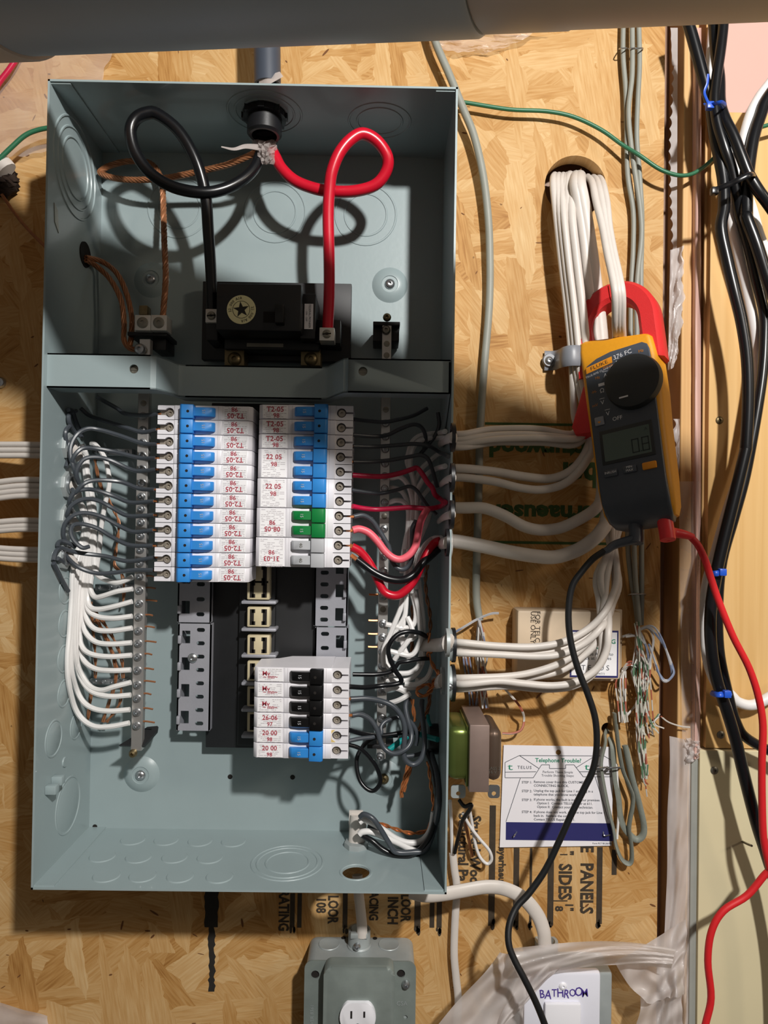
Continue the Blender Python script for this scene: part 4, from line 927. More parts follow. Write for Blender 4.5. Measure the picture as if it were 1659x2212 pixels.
# cut sheaths and clamps on the inside right
for u, v, s, lab in ((958, 945, 1, 'upper'), (960, 1032, .8, 'second'), (955, 1112, .8, 'third'), (945, 1172, 1.2, 'fourth, thick'), (945, 1388, 1.6, 'fifth, wide'), (935, 1470, 1.5, 'lowest')):
    p = PX(u + 14, v, W2 - th); t = thing('cable_sheath_end', lab + ' cut white sheath inside the right side', 'cable', p, 'right sheath ends')
    a = inside(u + 18, v, 30); b = inside(u + 4, v + 5, 34); e_ = inside(u - (8 if s < 1.4 else 34), v + (14 if s < 1.4 else 6), 36 if s < 1.4 else 44)
    part('sheath', tube([Vector((W2 - th, a.y, a.z)), a, b, e_], .0046 * s, .0026 * s, n=10, taper=lambda x: 1.1 - .25 * x), M_NM, t)
    bm = bmesh.new(); M_ = MRIGHT(Vector((W2 - th, a.y, a.z))); lathe(bm, [(.0125, 0), (.0125, .003), (.0105, .003), (.0095, .0012), (.0095, 0)], M_, 24); part('locknut', bm, M_BLACKPL if s < 1.4 else M_GALV, t)
# copper in the lower right
for ps, d, lab in ((C(*K2, [(1190, 940), (1190, 1050), (1230, 1200), (1180, 1230), (1250, 1390), (1330, 1510), (1280, 1620), (1180, 1760)]), 52, 'shiny copper wire winding past the lower sheaths'),
                   (C(*K4, [(1250, 0), (1320, 90), (1260, 200), (1230, 280), (1150, 400), (1050, 390), (1020, 330), (1080, 270), (1190, 250), (1220, 330), (1130, 410)]), 50, 'copper wire wound into a small ring'),
                   (C(*K4, [(960, 450), (970, 560), (985, 660), (1000, 750)]), 46, 'thin bare copper wire dangling from a white end'),
                   (C(*K4, [(1200, 380), (1190, 520), (1150, 650), (1080, 800), (1050, 880)]), 34, 'dark copper bundle falling behind the grey loop'),
                   (C(*K2, [(1170, 0), (1140, 200), (1160, 450), (1200, 650), (1210, 850), (1200, 950)]), 22, 'long copper wire hanging at the back of the right side'),
                   (C(*K2, [(960, 560), (970, 760), (960, 1000), (955, 1200)]), 20, 'thin copper wire behind the white bundle'),
                   (C(*K4, [(900, 1340), (880, 1450), (850, 1560), (820, 1680), (810, 1800)]), 40, 'frayed copper bundle below the grey loop, left strands'),
                   (C(*K4, [(940, 1340), (930, 1420), (890, 1530), (860, 1640), (840, 1720)]), 42, 'frayed copper bundle below the grey loop, right strands'),
                   (C(740, 1600, 5.53, [(1020, 250), (1050, 500), (1085, 800), (1030, 1040), (900, 1100), (740, 1090), (420, 980)]), 40, 'copper wire sweeping along the bottom right corner')):
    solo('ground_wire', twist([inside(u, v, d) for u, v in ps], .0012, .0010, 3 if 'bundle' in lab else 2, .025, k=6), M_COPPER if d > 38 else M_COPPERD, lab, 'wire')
for i, v in enumerate((1287, 1343, 1372, 1400)):
    a_ = on_r(v); solo('copper_tail', tube([a_ + Vector((-.004, .003, 0)), a_ + Vector((-.010, .002, 0)), a_ + Vector((-.0145, .0015, .0003))], .0011, n=5), M_COPPER, ('topmost', 'second', 'third', 'lowest')[i] + ' bright copper end left of the right bar', 'wire', 'copper tails of the right bar')
# feeders in the lower right corner
KB = (740, 1600, 5.53)
for ps, ds, m_, r, lab in (
  ([(1000, 120), (1090, 350), (1130, 600), (1120, 850), (1060, 1100), (950, 1280), (800, 1370), (640, 1370), (480, 1300), (360, 1200), (270, 1150), (200, 1100)], [46, 56, 60, 60, 56, 50], M_WBLACK2, .0028, 'outer black wire sweeping round the bottom right corner'),
  ([(1060, 150), (1130, 400), (1150, 700), (1110, 1000), (1000, 1290), (850, 1330), (640, 1330), (560, 1230), (450, 1050), (360, 930), (260, 880), (210, 910)], [46, 56, 62, 64, 66, 60], M_WBLACK, .0026, 'black wire humping over to the bottom clamp'),
  ([(1030, 140), (1110, 400), (1140, 680), (1120, 930), (1040, 1180), (900, 1340), (760, 1400), (600, 1400)], [40, 50, 54, 54], M_WBLACK2, .0028, 'second black wire hugging the bottom right corner'),
  ([(1090, 850), (1050, 1060), (950, 1190), (800, 1220), (640, 1170), (480, 1060), (330, 970), (250, 945), (200, 975)], [44, 48, 52, 54], M_WWHITE, .0030, 'upper white wire sweeping to the bottom clamp'),
  ([(1060, 1150), (950, 1310), (820, 1300), (680, 1230), (500, 1150), (350, 1090), (240, 1090), (200, 1120)], [44, 50, 54, 54], M_WWHITE, .0030, 'lower white wire sweeping to the bottom clamp'),
  ([(1080, 1000), (1000, 1220), (860, 1270), (700, 1230), (560, 1150), (420, 1060), (300, 1030)], [38, 42, 46], M_WBLACK, .0024, 'dark wire tucked between the two white ones')):
    wire('feeder_wire', C(*KB, ps), ds, r, m_, lab, n=10)
t = thing('cable_clamp', 'steel clamp with white sheath on the panel floor', 'clamp', PZ(772, 1830, -H2 + th))
p = PZ(770, 1828, -H2 + th)
part('locknut', hexnut(MBOT(p), .0125, .005), M_GALV, t)
bm = bmesh.new(); sweep(bm, spline([p, p + Vector((.001, .001, .014)), p + Vector((.002, .002, .030))]), .0085, .0055, n=12); part('sheath_end', bm, M_NM, t)
bm = bmesh.new(); box(bm, p.x - .008, p.x + .006, p.y + .004, p.y + .006, p.z + .002, p.z + .034); part('sheath_flap', bm, M_NM, t, False)
# dark grommet on the right side
p = Vector((W2 - th, P(0, 0, 34).y, P(950, 1600, 40).z)); bm = bmesh.new(); lathe(bm, [(.006, 0), (.006, .008), (.014, .009), (.015, .004), (.015, 0)], MRIGHT(p), 24); solo('grommet', bm, M_BLACKPL, 'black grommet in the right side near the teal wire', 'grommet')
# ------------------------------------------------------------------ cables and clamps outside the panel
def outc(name, pts, ds, r, m, label, cat='cable', group=None, n=10, flat=None):
    dd = depths(pts, ds); return solo(name, tube([P(u, v, d) for (u, v), d in zip(pts, dd)], r, flat, n), m, label, cat, group)
for g, (ys, sl, lab) in enumerate((((960, 972, 984), 0, 'topmost'), ((1036, 1049, 1060, 1071), -12, 'second'), ((1124, 1136, 1143), -8, 'third'), ((1187, 1198, 1209), 7, 'lowest'))):
    for k, y in enumerate(ys):
        outc('house_cable', [(-520, y - sl * 5), (-160, y - sl * 2.2), (-60, y - sl * 1.2), (10, y - sl * .3), (55, y), (112, y + 1)], [12, 26, 30, 36, 40, 46], px(6.4, 38), M_NM, ('upper', 'second', 'third', 'bottom')[k] + ' white cable in the ' + lab + ' bundle left of the panel', group='left house cables')
# right side cables: from the panel clamps, up through the strap to the round hole
K8 = (960, 880, 4.608); KA = (940, 1240, 2.9625); KU = (1000, 0, 2.517)
up1 = [(1236, 800), (1234, 750), (1224, 660), (1214, 600), (1204, 520), (1195, 440), (1192, 395), (1198, 366), (1212, 352)]
def upward(dx, hx): return [(1236 + dx, 800), (1233 + dx, 750), (1224 + dx, 660), (1212 + dx, 560), (1201 + dx, 460), (1195 + dx * .95 + hx * .3, 405), (1195 + dx * .95 + hx * .4, 384), (1198 + dx * .95 + hx * .4, 378)]
UD = [34, 34, 36, 38, 38, 34, 20, 2, -20]
rows = [
 ([(200, 265), (450, 220), (800, 210), (1000, 225), (1200, 265), (1290, 255), (1320, 180), (1290, 60)], 0, 0, .0036, 'topmost cable of the first bundle right of the panel'),
 ([(200, 315), (500, 275), (850, 270), (1100, 290), (1300, 310), (1390, 240), (1400, 120)], 8, 4, .0034, 'second cable of the first bundle right of the panel'),
 ([(200, 360), (500, 318), (900, 305), (1200, 318), (1350, 300), (1420, 200), (1440, 60)], 16, 8, .0034, 'third cable of the first bundle right of the panel'),
 ([(210, 395), (500, 350), (760, 350), (1000, 352), (1250, 378), (1370, 330), (1450, 200)], 22, 14, .0034, 'lowest cable of the first bundle right of the panel'),
 ([(200, 610), (500, 640), (800, 690), (1050, 710), (1230, 650), (1350, 540), (1430, 400), (1460, 240)], 26, 20, .0046, 'upper cable of the second pair right of the panel'),
 ([(200, 700), (500, 740), (750, 800), (950, 820), (1150, 780), (1300, 680), (1420, 520), (1480, 330)], 34, 26, .0042, 'lower cable of the second pair right of the panel')]
for i, (ps, dx, hx, r, lab) in enumerate(rows):
    q = C(*K8, ps); q = [(970, q[0][1])] + q + upward(dx, hx)
    n_ = len(q); dd = [40, 40] + [30 + 5 * (i % 3)] * (n_ - 6) + [28 + 4 * (i % 3), 18, 4, -16]
    outc('house_cable', q, dd, r, M_NM, lab, n=12)
outc('house_cable', [(970, 1097)] + C(*K8, [(200, 1000), (400, 1005), (600, 1080), (780, 1180), (950, 1220), (1150, 1200), (1350, 1110), (1500, 1010), (1560, 900)]) + [(1300, 1020), (1296, 900), (1292, 780), (1276, 640), (1262, 520), (1250, 440), (1243, 402), (1242, 386), (1244, 380)], [40, 40, 40, 40, 38, 36, 34, 30, 34, 34, 30, -14], px(12.5, 40), M_NM, 'single round cable on the third clamp right of the panel', n=14)
outc('house_cable', [(970, 1168)] + C(*K8, [(160, 1340), (400, 1385), (650, 1440), (900, 1480), (1100, 1490), (1300, 1430), (1450, 1340), (1560, 1230), (1620, 1080)]) + [(1312, 1000), (1306, 860), (1298, 720), (1284, 600), (1270, 500), (1258, 430), (1252, 402), (1251, 388), (1252, 382)], [48, 48, 46, 44, 42, 38, 34, 30, 34, 34, 30, -14], px(15, 44), M_NM, 'thickest white cable sagging below the others right of the panel', n=16)
low = [
 ([(165, 438), (400, 460), (640, 465), (830, 430), (980, 350), (1080, 250), (1130, 150), (1165, 0)], .0035, 58, 'top cable of the fifth clamp right of the panel'),
 ([(165, 470), (400, 490), (640, 505), (830, 470), (980, 395), (1080, 300), (1140, 180), (1175, 30)], .0034, 52, 'second cable of the fifth clamp right of the panel'),
 ([(165, 505), (400, 515), (650, 527), (800, 512), (950, 445), (1060, 345), (1125, 230), (1150, 60)], .0035, 58, 'lowest cable of the fifth clamp right of the panel'),
 ([(190, 665), (450, 655), (620, 630), (800, 570), (930, 480), (1040, 350), (1080, 200), (1100, 0)], .0035, 54, 'top cable of the sixth clamp right of the panel'),
 ([(190, 690), (420, 680), (600, 665), (800, 620), (940, 530), (1040, 420), (1075, 250), (1080, 0)], .0034, 46, 'second cable of the sixth clamp right of the panel'),
 ([(190, 705), (400, 685), (560, 700), (750, 715), (900, 690), (1030, 610), (1092, 500), (1108, 380), (1105, 220), (1060, 0)], .0036, 60, 'lowest looping cable of the sixth clamp right of the panel'),
 ([(190, 735), (450, 718), (650, 735), (780, 735), (900, 712), (1010, 640), (1060, 520), (1065, 380), (1050, 180), (1035, 0)], .0034, 52, 'hindmost looping cable of the sixth clamp right of the panel')]
tops = [(1336, 640), (1330, 600), (1318, 545), (1308, 490), (1299, 440), (1292, 405), (1287, 390), (1280, 382)]
for i, (ps, r, d, lab) in enumerate(low):
    q = C(*KA, ps); u, v = q[-1]
    k = len(ps)
    if i in (0, 3, 5):                       # three of them run up through the jaw
        o = {0: -7, 3: 1, 5: 8}[i]
        mid = [(1330 + o, 1140), (1334 + o, 1000), (1338 + o, 860), (1338 + o, 750), (1336 + o, 700)]
        tt = [(x + o * (1 if y > 480 else 1.5), y) for x, y in tops]
        dd = [40] + [d] * (k - 2) + [46, 40] + [30, 28, 30, 50, 78] + [96, 92, 76, 60, 46, 30, 8, -18]
        lab += ' running through the jaw'
    else:                                    # the others keep behind the meter to the strap
        o = {1: 0, 2: 8, 4: 16, 6: 22}[i]
        mid = [(1312 + o, 1150), (1300 + o, 1020), (1288 + o, 900), (1272 + o, 800), (1262 + o, 720), (1254 + o, 640)]
        tt = [(1243 + o, 560), (1236 + o, 480), (1230 + o, 425), (1228 + o, 396), (1230 + o, 384)]
        dd = [40] + [d] * (k - 2) + [40, 34] + [26, 24, 24, 26, 28, 26] + [26, 26, 22, 8, -18]
    q = [(972, q[0][1])] + q + mid + tt
    outc('house_cable', q, dd, r, M_NM, lab, n=12)
# strap over the cables
t = thing('cable_strap', 'grey plastic strap screwed over the white cables', 'strap', P(1186, 800, 4))
bm = tube([P(1176, 779, 4), P(1196, 779, 5), P(1206, 776, 16), P(1214, 772, 36), P(1232, 768, 45), P(1254, 768, 44), P(1272, 771, 34), P(1282, 775, 6)], .0105, .0016, n=10); part('band', bm, M_STRAP, t)
bm = bmesh.new(); lathe(bm, [(0, .003), (.0065, .003), (.0075, 0)], at(P(1186, 779, 5)), 20); part('ear', bm, M_STRAP, t)
part('screw', screw_bm(at(P(1186, 779, 7.5)), .0045, .0025), M_STEEL, t)
# clamps on the right side
for u, v, r, k, lab in ((982, 945, .013, 0, 'topmost'), (980, 1027, .012, 0, 'second'), (980, 1096, .012, 0, 'third'), (976, 1172, .014, 1, 'fourth, white'), (978, 1393, .016, 2, 'fifth, wide'), (978, 1475, .017, 2, 'lowest, wide')):
    c = P(u, v, 44); x0 = W2
    t = thing('cable_clamp', lab + ' cable clamp on the right panel side', 'clamp', (x0, c.y, c.z), 'right cable clamps')
    Mx = Matrix(((0, 0, 1, x0), (0, 1, 0, c.y), (-1, 0, 0, c.z), (0, 0, 0, 1)))
    hh = (.010, .008, .013)[k]
    bm = bmesh.new(); lathe(bm, [(r, 0), (r, hh), (r * .8, hh), (r * .78, hh * .6)], Mx, 22); part('body', bm, (M_GALV, M_WWHITE, M_GALV)[k], t)
    bm = bmesh.new(); lathe(bm, [(r * 1.08, hh * .75), (r * 1.08, hh), (r * .85, hh + .0006), (r * .85, hh * .75)], Mx, 22); part('lip', bm, M_BLACKPL if k != 1 else M_WWHITE, t)
    part('screw', screw_bm(at(Vector((x0 + hh * .5, c.y - r, c.z))), .0036, .003), M_STEEL, t)
# grey multi-pair cable and three thin ones
outc('grey_cable', [(926, 40), (942, 95), (970, 160), (1000, 234), (1024, 294), (1044, 381), (1055, 477), (1058, 560), (1058, 620), (1055, 685), (1046, 791), (1039, 896), (1036, 960), (1033, 1100), (1030, 1200), (1029, 1290), (1036, 1340)], [18, 16, 14, 10, 8, 8, 8], px(8.5, 10), M_GREYCABLE, 'grey telephone cable running down just right of the panel', n=12)
g1 = C(*KU, [(872, 100), (870, 300), (885, 500), (890, 700), (895, 950), (925, 1150), (925, 1350), (915, 1560)]) + [(1362, 760), (1358, 950), (1356, 1160), (1362, 1240), (1372, 1300), (1378, 1348)]
g2 = C(*KU, [(920, 100), (920, 400), (900, 600), (915, 800), (945, 1000), (965, 1150), (970, 1300), (945, 1560)]) + [(1376, 760), (1372, 950), (1370, 1160), (1372, 1240), (1377, 1300), (1381, 1350)]
g3 = C(*KU, [(955, 100), (960, 350), (950, 550), (945, 750), (960, 950), (972, 1150), (972, 1300), (968, 1560)]) + [(1390, 760), (1388, 950), (1386, 1160), (1386, 1240), (1386, 1300), (1385, 1350)]
for q, d, lab in ((g1, 7, 'left'), (g2, 12, 'middle'), (g3, 7, 'right')): outc('grey_cable', q, [d], px(5.6, 8), M_GREYCABLE, lab + ' one of three thin grey cables hanging behind the meter', group='thin grey cables')
for v, us in ((105, (1346, 1366, 1381)), (1284, (1366, 1374, 1386))):
    for k, u in enumerate(us):
        bm = tube([P(u - 8, v + 2, 0), P(u - 7, v, 14), P(u + 7, v - 1, 14), P(u + 8, v + 1, 0)], .0007, n=5); solo('staple', bm, M_STEEL, ('left', 'middle', 'right')[k] + ' staple on the thin grey cables, ' + ('near the pipe' if v < 500 else 'above the loose pairs'), 'staple')
# green ground wire
gw = C(*KU, [(-260, 540), (-120, 548), (0, 556), (250, 595), (450, 605), (600, 635), (750, 705), (870, 790), (960, 845), (1080, 925), (1200, 955), (1300, 915), (1440, 790), (1540, 720), (1659, 680), (1800, 640)])
outc('ground_wire', gw, [12, 12, 12, 12, 14, 22, 22, 20, 30, 30], px(4.3, 15), M_WGREEN, 'green wire sagging across the board right of the panel', 'wire')
outc('ground_wire', [(-60, 400), (-10, 352), (25, 318), (55, 292), (85, 280), (120, 274)], [30, 28, 24], px(5, 26), M_WGREEN, 'green wire curving in behind the panel at upper left', 'wire')
outc('red_wire', [(-200, 420), (-110, 320), (-30, 220), (0, 176), (20, 150), (40, 118), (70, 50), (80, -80), (80, -300)], [14], px(6, 14), M_WCRIM, 'red wire under the plastic at upper left', 'wire')
outc('brown_wire', [(4, 420), (30, 458), (60, 495), (100, 535)], [16, 10], px(3.5, 12), M_COPPERD, 'thin brown wire dropping behind the panel at left', 'wire')
t = thing('foam_plug', 'dark foam plug with a white cuff at the left edge', 'plug', P(10, 395, 8))
bm = bmesh.new(); lathe(bm, [(0, .022), (.004, .0215), (.008, .020), (.011, .0165), (.014, .012), (.0155, .008), (.016, .004), (.013, 0)], at(P(14, 398, 2)), 30)
for v_ in bm.verts: v_.co += Vector((random.uniform(-1, 1), random.uniform(-1, 1), random.uniform(-1, 1))) * .0024
part('foam', bm, M_FOAM, t)
bm = tube([P(-30, 345, 20), P(0, 358, 22), P(14, 372, 22)], .012, .008, n=12); part('cuff', bm, M_NM, t)

# ------------------------------------------------------------------ coax bundle on the right
KC = (1440, 60, 5.53); KD = (1440, 460, 4.425); KE = (960, 580, 2.373); KF = (1380, 1240, 3.351)
outc('coax_cable', [(1483, 40)] + C(*KC, [(290, 50), (360, 300), (440, 600), (520, 880), (545, 1050), (580, 1300), (640, 1600), (680, 1850), (685, 2150)]) + C(*KD, [(520, 150), (580, 450), (650, 750), (720, 1050), (770, 1400), (780, 1800), (760, 2212)]) + C(*KE, [(1540, 950), (1480, 1200), (1430, 1400)]) + C(*KF, [(560, 0), (522, 250), (522, 500), (560, 750), (640, 1000), (700, 1200), (760, 1450), (850, 1800), (930, 2050), (1000, 2300), (1070, 2800), (1090, 3600), (1080, 4600)]), [46, 46, 50, 56, 56, 56, 54, 50, 46], px(12.5, 50), M_WBLACK2, 'leftmost black coax running the full height at right', n=14)
outc('coax_cable', [(1541, 40)] + C(*KC, [(570, 50), (590, 300), (630, 600), (640, 900), (700, 1100), (800, 1300), (900, 1550), (980, 1750), (1100, 1950), (1211, 2100), (1350, 2300)]), [40, 42, 52, 62, 66, 66, 62], px(12, 56), M_WBLACK2, 'black coax swinging out right below the blue tie', n=14)
outc('coax_cable', [(1563, 40)] + C(*KC, [(670, 50), (640, 300), (590, 650), (575, 900), (610, 1150), (700, 1450), (780, 1700), (840, 2000), (870, 2212)]) + C(*KD, [(780, 300), (850, 600), (930, 950), (937, 1200), (920, 1500), (880, 1800), (810, 2212)]) + [(1607, 1040), (1585, 1120), (1560, 1210), (1551, 1300), (1553, 1400), (1568, 1480), (1590, 1560), (1618, 1598), (1700, 1640)], [52, 54, 58, 44, 40, 44, 46, 44, 40], px(11, 48), M_WBLACK2, 'middle black coax bowing right past the plywood screw', n=14)
outc('coax_cable', [(1720, 130)] + C(*KC, [(1211, 830), (1120, 1050), (1040, 1300), (990, 1600), (960, 1900), (955, 2212)]) + C(*KD, [(770, 60), (860, 300), (969, 650), (1080, 950)]), [44, 46, 50, 54, 58, 56], px(13, 50), M_WBLACK2, 'black coax entering from the right edge under the black tie', n=14)
outc('coax_cable', [(1720, 110)] + C(*KC, [(1211, 700), (1100, 850), (1000, 1050), (920, 1350), (860, 1650), (840, 1900), (780, 2150)]) + C(*KD, [(620, 50), (690, 400), (760, 700), (840, 1100), (868, 1400), (860, 1750), (820, 2100)]) + [(1600, 1020), (1570, 1110), (1545, 1200), (1526, 1270), (1524, 1360), (1530, 1430), (1550, 1480), (1577, 1500), (1595, 1517), (1625, 1523), (1659, 1508), (1720, 1470)], [36, 38, 40, 36, 30, 24, 24, 26, 26, 26, 28], px(11.5, 34), M_WWHITE, 'white coax weaving behind the black ones', n=14)
outc('coax_cable', [(1544, 40), (1538, 110), (1533, 170), (1530, 200)] + C(*KC, [(560, 1000), (640, 1120), (730, 1330), (820, 1620), (880, 1850)]) + C(*KD, [(800, -60), (880, 220), (969, 420), (1100, 620)]), [14, 16, 20, 26, 30, 34, 32], px(12, 26), M_WWHITE, 'white coax hindmost behind the blue tie', n=14)
def tie(pts, ds, m_, label, head, tail=None):
    t = thing('zip_tie', label, 'zip tie', P(*pts[0], ds[0]))
    part('band', tube([P(u, v, d) for (u, v), d in zip(pts, ds)], .0028, .0012, n=6), m_, t)
    h = P(*head); bm = bmesh.new(); box(bm, h.x - .0035, h.x + .0035, h.y - .003, h.y + .003, h.z - .0035, h.z + .0035, .001); part('head', bm, m_, t)
    if tail: part('tail', tube([P(*q) for q in tail], .0014, .0006, n=6), m_, t)
tie([(1524, 226), (1530, 229), (1545, 224), (1556, 222), (1564, 230), (1556, 236), (1540, 236)], [52, 66, 76, 78, 66, 50, 44], M_TIEBLUE, 'blue zip tie on the upper coax bundle', (1533, 229, 72), [(1530, 222, 74), (1522, 200, 78), (1528, 180, 80), (1530, 160, 82)])
tie([(1534, 1236), (1540, 1239), (1552, 1238), (1564, 1234)], [48, 64, 66, 50], M_TIEBLUE, 'blue zip tie on the coax beside the red lead', (1560, 1236, 66))
tie([(1537, 1496), (1546, 1500), (1560, 1500), (1578, 1497)], [44, 62, 66, 50], M_TIEBLUE, 'blue zip tie above the white coax loop', (1570, 1499, 66))
tie([(1540, 412), (1560, 404), (1580, 396), (1600, 386), (1622, 376), (1629, 378), (1626, 386)], [72, 78, 82, 86, 86, 70, 50], M_WBLACK2, 'black zip tie slanting across the coax bundle', (1543, 413, 76))
for u, v, lab in ((1554, 908, 'square-drive screw in the plywood'), (1557, 1587, 'dark screw near the plywood foot'), (1543, 1664, 'drywall screw below the plywood edge')):
    d = 10 if v < 1600 else 13
    solo('screw', screw_bm(at(P(u, v, d)), .0042, .0015, 16), M_BRASS if v < 1000 else M_STEELD, lab, 'screw')
solo('nail', tube([P(1604, 1818, 13), P(1614, 1823, 24), P(1624, 1827, 34)], .0012, n=6), M_STEELD, 'nail sticking out of the drywall', 'nail')
solo('screw', screw_bm(at(P(1, 827, 0)), .0062, .004, 18), M_STEEL, 'round screw head at the left edge beside the panel', 'screw')

# ------------------------------------------------------------------ telephone block, pairs, card
tb = thing('telephone_block', 'beige telephone connecting block cover behind the white cables', 'telephone box', P(1226, 1468, 0))
bm = pbox(1118, 1318, 1341, 1469, 0, 30, .003)
part('cover', bm, M_BEIGE, tb)
part('base_flange', pbox(1113, 1313, 1343, 1472, 0, 5, .001), M_BEIGE, tb)
lc = part('front_label', pbox(1232, 1361, 1335, 1464, 30, 30.3), M_NAVY, tb, False)
part('label_face', pbox(1235.5, 1365, 1332, 1460, 30.2, 30.5), M_LABELW, lc, False)
bm = bmesh.new()
for s, v, sz in (('CUSTOMER', 1374, .0066), ('CONNECTING', 1386, .0066), ('BLOCK', 1398, .0066)): text_bm(bm, s, sz, at(P(1284, v, 30.7)), sx=1.0, bold=.02)
part('green_heading', bm, M_TEALINK, lc, False)
bm = bmesh.new()
for s, v, sz in (('For Free Access to', 1413, .0048), ('Block at all times', 1422, .0048), ('T E L U S', 1443, .0075), ('form 202 (06/21)', 1455, .0028)): text_bm(bm, s, sz, at(P(1286, v, 30.7)))
part('label_text', bm, M_TEXT, lc, False)
bm = bmesh.new()
text_bm(bm, 'FOR TELCO', .0072, at(P(1161, 1360, 30.4), -pi / 2)); text_bm(bm, 'USE ONLY', .0072, at(P(1151, 1355, 30.4), -pi / 2)); part('moulded_text', bm, M_FADEINK, tb, False)
# card
card = thing('instruction_card', 'white telephone trouble card tacked to the board', 'card', P(1200, 1832, 1))
tl, tr, br_, bl = P(1088, 1609, 2), P(1325, 1613, 1.5), P(1321, 1827, 2.5), P(1080, 1832, 4)
hole = P(1206, 1625, 2)
bm = bmesh.new(); plate(bm, [(bl.x, bl.z), (br_.x, br_.z), (tr.x, tr.z), (tl.x, tl.z)], [circle(hole.x, hole.z, .0028, 18)], .0004, at(Vector((0, -.0024, 0)))); part('sheet', bm, M_PAPER, card, False)
CD = 2.6
bm = pbox(1093, 1776, 1324, 1817, 2.4, 2.62); part('navy_band', bm, M_NAVY, card, False)
bm = bmesh.new(); text_bm(bm, 'Telephone Trouble?', .0060, at(P(1206, 1643, CD)), sx=1.0, bold=.02)
for u in (1102, 1268): text_bm(bm, 't', .010, at(P(u, 1657, CD)), sx=1.7)
part('green_title', bm, M_TEALINK, card, False)
bm = bmesh.new()
text_bm(bm, 'TELUS', .0045, at(P(1133, 1658, CD)), spacing=1.3, bold=.012); text_bm(bm, 'TELUS', .0045, at(P(1298, 1658, CD)), spacing=1.3, bold=.012)
text_bm(bm, 'Perform These Simple', .0036, at(P(1205, 1668, CD))); text_bm(bm, 'Trouble Shooting Steps:', .0036, at(P(1205, 1675.5, CD)))
for u, v, s in ((1127, 1690, 'STEP 1:'), (1127, 1709, 'STEP 2:'), (1127, 1728, 'STEP 3:'), (1127, 1754, 'STEP 4:'), (1153, 1689, 'Remove cover from this CUSTOMER'), (1153, 1697, 'CONNECTING BLOCK.'), (1153, 1708, 'Unplug the top jack for Line 1 and plug in a'), (1153, 1716, 'telephone that you know works.'), (1153, 1727, 'If phone works, the fault is inside your premises.'), (1160, 1735, 'Option I:  Contact TELUS Repair at 611.'), (1160, 1743, 'Option II:  Contact your local technician.'), (1153, 1754, 'If phone does not work, plug the top jack for Line 1'), (1153, 1762, 'back in.  Replace the cover.'), (1153, 1770, 'Contact TELUS Repair at 611.'), (1280, 1822, 'Form PLT 98 (06/98)')):
    text_bm(bm, s, .0036 if u != 1280 else .0024, at(P(u, v, CD)), 'LEFT', bold=.01)
part('card_text', bm, M_TEXT, card, False)['kind'] = 'stuff'
bm = bmesh.new()
def seg(bm, pts, d=CD, wd=.0003):
    for (u0, v0), (u1, v1) in zip(pts, pts[1:]):
        a, b = P(u0, v0, d), P(u1, v1, d); t_ = (b - a).normalized(); n_ = Vector((-t_.z, 0, t_.x)) * wd
        bm.faces.new([bm.verts.new(q) for q in (a - n_, b - n_, b + n_, a + n_)])
seg(bm, [(1091, 1647), (1122, 1632), (1305, 1633), (1320, 1642), (1320, 1678), (1260, 1678), (1240, 1652), (1222, 1652), (1222, 1660), (1187, 1660), (1187, 1652), (1170, 1652), (1152, 1680), (1091, 1680), (1091, 1647)])
seg(bm, [(1122, 1632), (1164, 1660)]); seg(bm, [(1284, 1634), (1245, 1658)]); seg(bm, [(1091, 1668), (1158, 1667)]); seg(bm, [(1252, 1667), (1320, 1667)]); seg(bm, [(1124, 1681), (1093, 1775)]); seg(bm, [(1286, 1679), (1314, 1770)])
part('card_lines', bm, M_TEXT, card, False)
for ps, lab in (([(1108, 1810, 2), (1112, 1804, 8), (1117, 1797, 2)], 'left staple in the navy band of the card'), ([(1303, 1796, 2), (1306, 1805, 6), (1318, 1803, 2)], 'right staple in the navy band of the card')): solo('staple', tube([P(*q) for q in ps], .0007, n=5), M_STEEL, lab, 'staple')
# loose twisted pairs
rnd = random.Random(3)
def pair(pts, r, m_, label, group, jit=2.5, d=(10, 22)):
    dd = rnd.uniform(*d); q = [(u + rnd.uniform(-jit, jit), v + rnd.uniform(-jit, jit)) for u, v in pts]
    solo('twisted_pair', tube([P(u, v, dd + rnd.uniform(-4, 4)) for u, v in q], r, n=5, k=4), m_, label, 'wire', group)
for i in range(30):
    x1 = 1378 + rnd.uniform(-14, 26); x2 = 1392 + rnd.uniform(-20, 26); end = rnd.uniform(1560, 1730) if x2 < 1402 else rnd.uniform(1540, 1610)
    pts = [(1376 + rnd.uniform(-4, 4), 1345), (1380 + rnd.uniform(-8, 8), 1400), (x1, 1450), ((x1 + x2) / 2, 1510), (x2, 1560)]
    if end > 1600: pts = pts[:3] + [(1382 + rnd.uniform(-8, 14), 1520), (1386 + rnd.uniform(-10, 10), 1600), (1393 + rnd.uniform(-8, 8), 1680), (1396 + rnd.uniform(-6, 6), end)]
    else: pts += [(x2 + rnd.uniform(4, 20), end)]
    pair(pts, .00075, (M_STRO, M_STRG, M_STRW)[i % 3], 'striped pair wire in the bunch hanging below the thin grey cables', 'hanging striped pairs')
